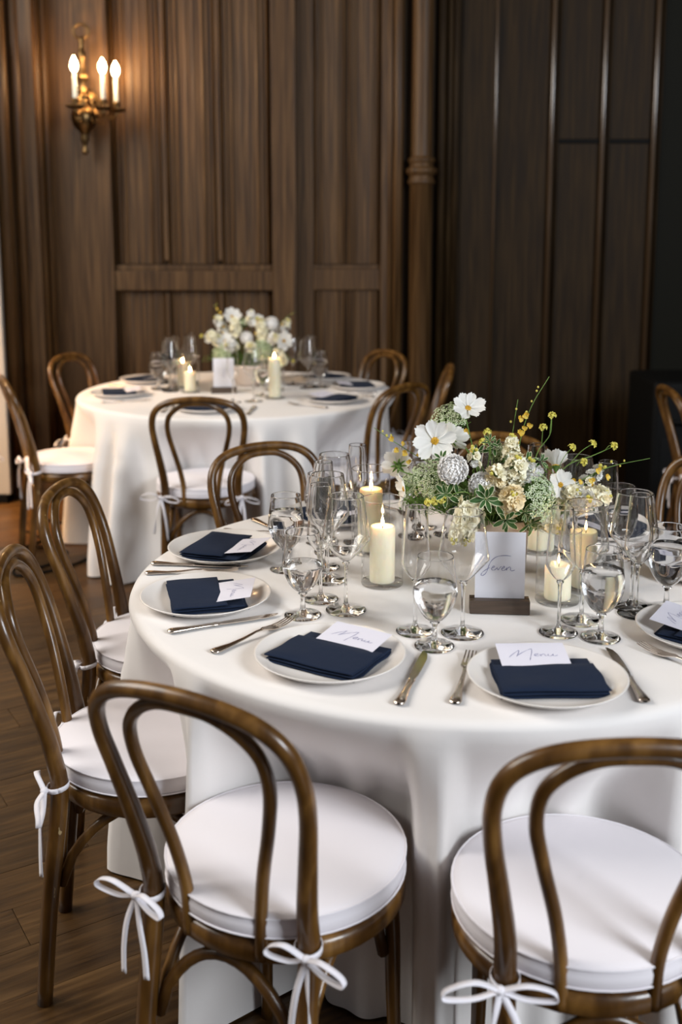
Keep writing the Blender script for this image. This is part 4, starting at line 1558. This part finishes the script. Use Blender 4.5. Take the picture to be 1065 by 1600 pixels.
cosmos((-.290, 5.38, .985), (.3, -1, .2), 1.0, 'white cosmos at the right end of the far flowers', .2, 0, gc)
cosmos((-.660, 5.40, 1.000), (-.5, -.8, .4), 0.8, 'white cosmos at the left end of the far flowers', .25, 0, gc)
cosmos((-.42, 5.36, 1.085), (0, -.9, .5), 0.8, 'white cosmos at the top of the right half of the far flowers', .2, 0, gc)
scabiosa((-.475, 5.34, 1.005), (0, -1, .4), 1.0, 'white scabiosa in the middle of the far flowers', gb)
scabiosa((-.350, 5.36, 1.075), (.2, -.9, .5), 1.1, 'white scabiosa at the upper right of the far flowers', gb)
stock((-.400, 5.36, 1.035), (0, -.4, .9), .09, 12, 'cream', 'cream stock spike right of the centre of the far flowers', gs, sc_=1.2)
stock((-.530, 5.36, 1.045), (-.1, -.4, .9), .09, 11, 'cream', 'cream stock spike left of the centre of the far flowers', gs, sc_=1.1)
stock((-.310, 5.36, .910), (.3, -.7, -.5), .09, 10, 'cream', 'cream stock spike drooping at the right of the far flowers', gs, sc_=1.1)
stock((-.610, 5.40, 1.06), (-.4, -.3, .8), .07, 9, 'white', 'white stock spike at the upper left of the far flowers', gs, sc_=1.0)
stock((-.29, 5.40, 1.045), (.4, -.3, .8), .07, 9, 'white', 'white stock spike at the upper right of the far flowers', gs, sc_=1.0)
ammi((-.600, 5.34, .925), (-.4, -.9, .2), 1.3, 'green lace umbel low at the left of the far flowers', ga)
ammi((-.400, 5.33, .945), (.2, -.9, .3), 1.3, 'green lace umbel low at the right of the far flowers', ga)
ammi((-.500, 5.42, 1.080), (0, -.4, .9), 1.0, 'green lace umbel at the top of the far flowers', ga)
orchid_spray([(-.50, 5.42, .90), (-.58, 5.42, 1.03), (-.615, 5.40, 1.10), (-.635, 5.40, 1.17)],
             [(-.615, 5.39, 1.13), (-.60, 5.39, 1.11), (-.635, 5.39, 1.10), (-.61, 5.39, 1.085), (-.625, 5.39, 1.15), (-.595, 5.39, 1.06), (-.60, 5.38, 1.03)],
             [(-.63, 5.40, 1.17), (-.64, 5.40, 1.16)], 'yellow orchid spray rising at the left of the far flowers', 'yellow orchid sprays ' + FGp)
orchid_spray([(-.44, 5.42, .90), (-.36, 5.40, 1.02), (-.28, 5.40, 1.10), (-.23, 5.40, 1.13)],
             [(-.33, 5.36, 1.06), (-.36, 5.36, 1.10), (-.30, 5.36, 1.07), (-.43, 5.35, 1.03), (-.42, 5.35, 1.00)], [(-.25, 5.40, 1.12)],
             'yellow orchid spray at the right of the far flowers', 'yellow orchid sprays ' + FGp)
mustard([(-.49, 5.40, .90), (-.58, 5.38, .97), (-.70, 5.38, 1.0)], [((-.64, 5.38, .985), (-.705, 5.375, 1.01)), ((-.60, 5.38, .97), (-.62, 5.36, 1.01))], 'small yellow flower stem at the left of the far flowers', 'small yellow flower stems ' + FGp)
mustard([(-.43, 5.40, .90), (-.33, 5.36, .92), (-.25, 5.36, .89)], [((-.29, 5.36, .91), (-.245, 5.355, .885)), ((-.38, 5.38, .95), (-.42, 5.35, 1.10))], 'small yellow flower stem at the right of the far flowers', 'small yellow flower stems ' + FGp)

for q in (((-.455, 5.345, .955), (0, -.9, .3), .07, 10, 'cream', 'cream stock spike low in the middle of the far flowers'),
          ((-.555, 5.335, .965), (-.3, -.9, .2), .07, 10, 'white', 'white stock spike low left of the middle of the far flowers'),
          ((-.345, 5.345, 1.00), (.3, -.9, .4), .08, 11, 'white', 'white stock spike right of the middle of the far flowers'),
          ((-.635, 5.36, 1.00), (-.5, -.7, .5), .07, 9, 'cream', 'cream stock spike at the left of the far flowers'),
          ((-.455, 5.38, 1.09), (.1, -.4, .9), .07, 8, 'white', 'white stock spike at the top of the far flowers')):
    stock(*q, gs, sc_=1.05)

# ------------------------------------------------------------------ loudspeaker and cable
sp = thing('loudspeaker', 'black loudspeaker case standing in the dark right corner behind the chairs', 'loudspeaker', (1.86, 5.45, 0))
obj('cabinet', box(-.31, .31, -.24, .24, .01, .80, bev=.03), M['black'], sp)
obj('handle', tube(spline([(-.22, -.242, .60), (-.20, -.27, .60), (-.10, -.27, .60), (-.08, -.242, .60)], 5), .012, 8), M['black'], sp)
obj('grille', box(-.27, .27, -.246, -.236, .05, .52, bev=.004), M['black'], sp)
for x in (-.26, .26):
    for y in (-.2, .2):
        obj('foot', lathe([(.001, 0), (.02, 0), (.02, .012), (.001, .012)], 10), M['black'], sp, loc=(x, y, 0))
cbl = spline([(-1.66, 5.35, .006), (-1.50, 5.15, .006), (-1.62, 4.90, .006), (-1.40, 4.72, .006), (-1.32, 4.95, .006), (-1.52, 5.02, .006), (-1.46, 4.60, .006), (-1.20, 4.85, .006), (-1.30, 5.30, .006), (-1.68, 5.60, .006)], 8)
tag(obj('cable', tube(cbl, .006, 6), M['black']), 'thin black cable looped on the floor by the farther table', 'cable')
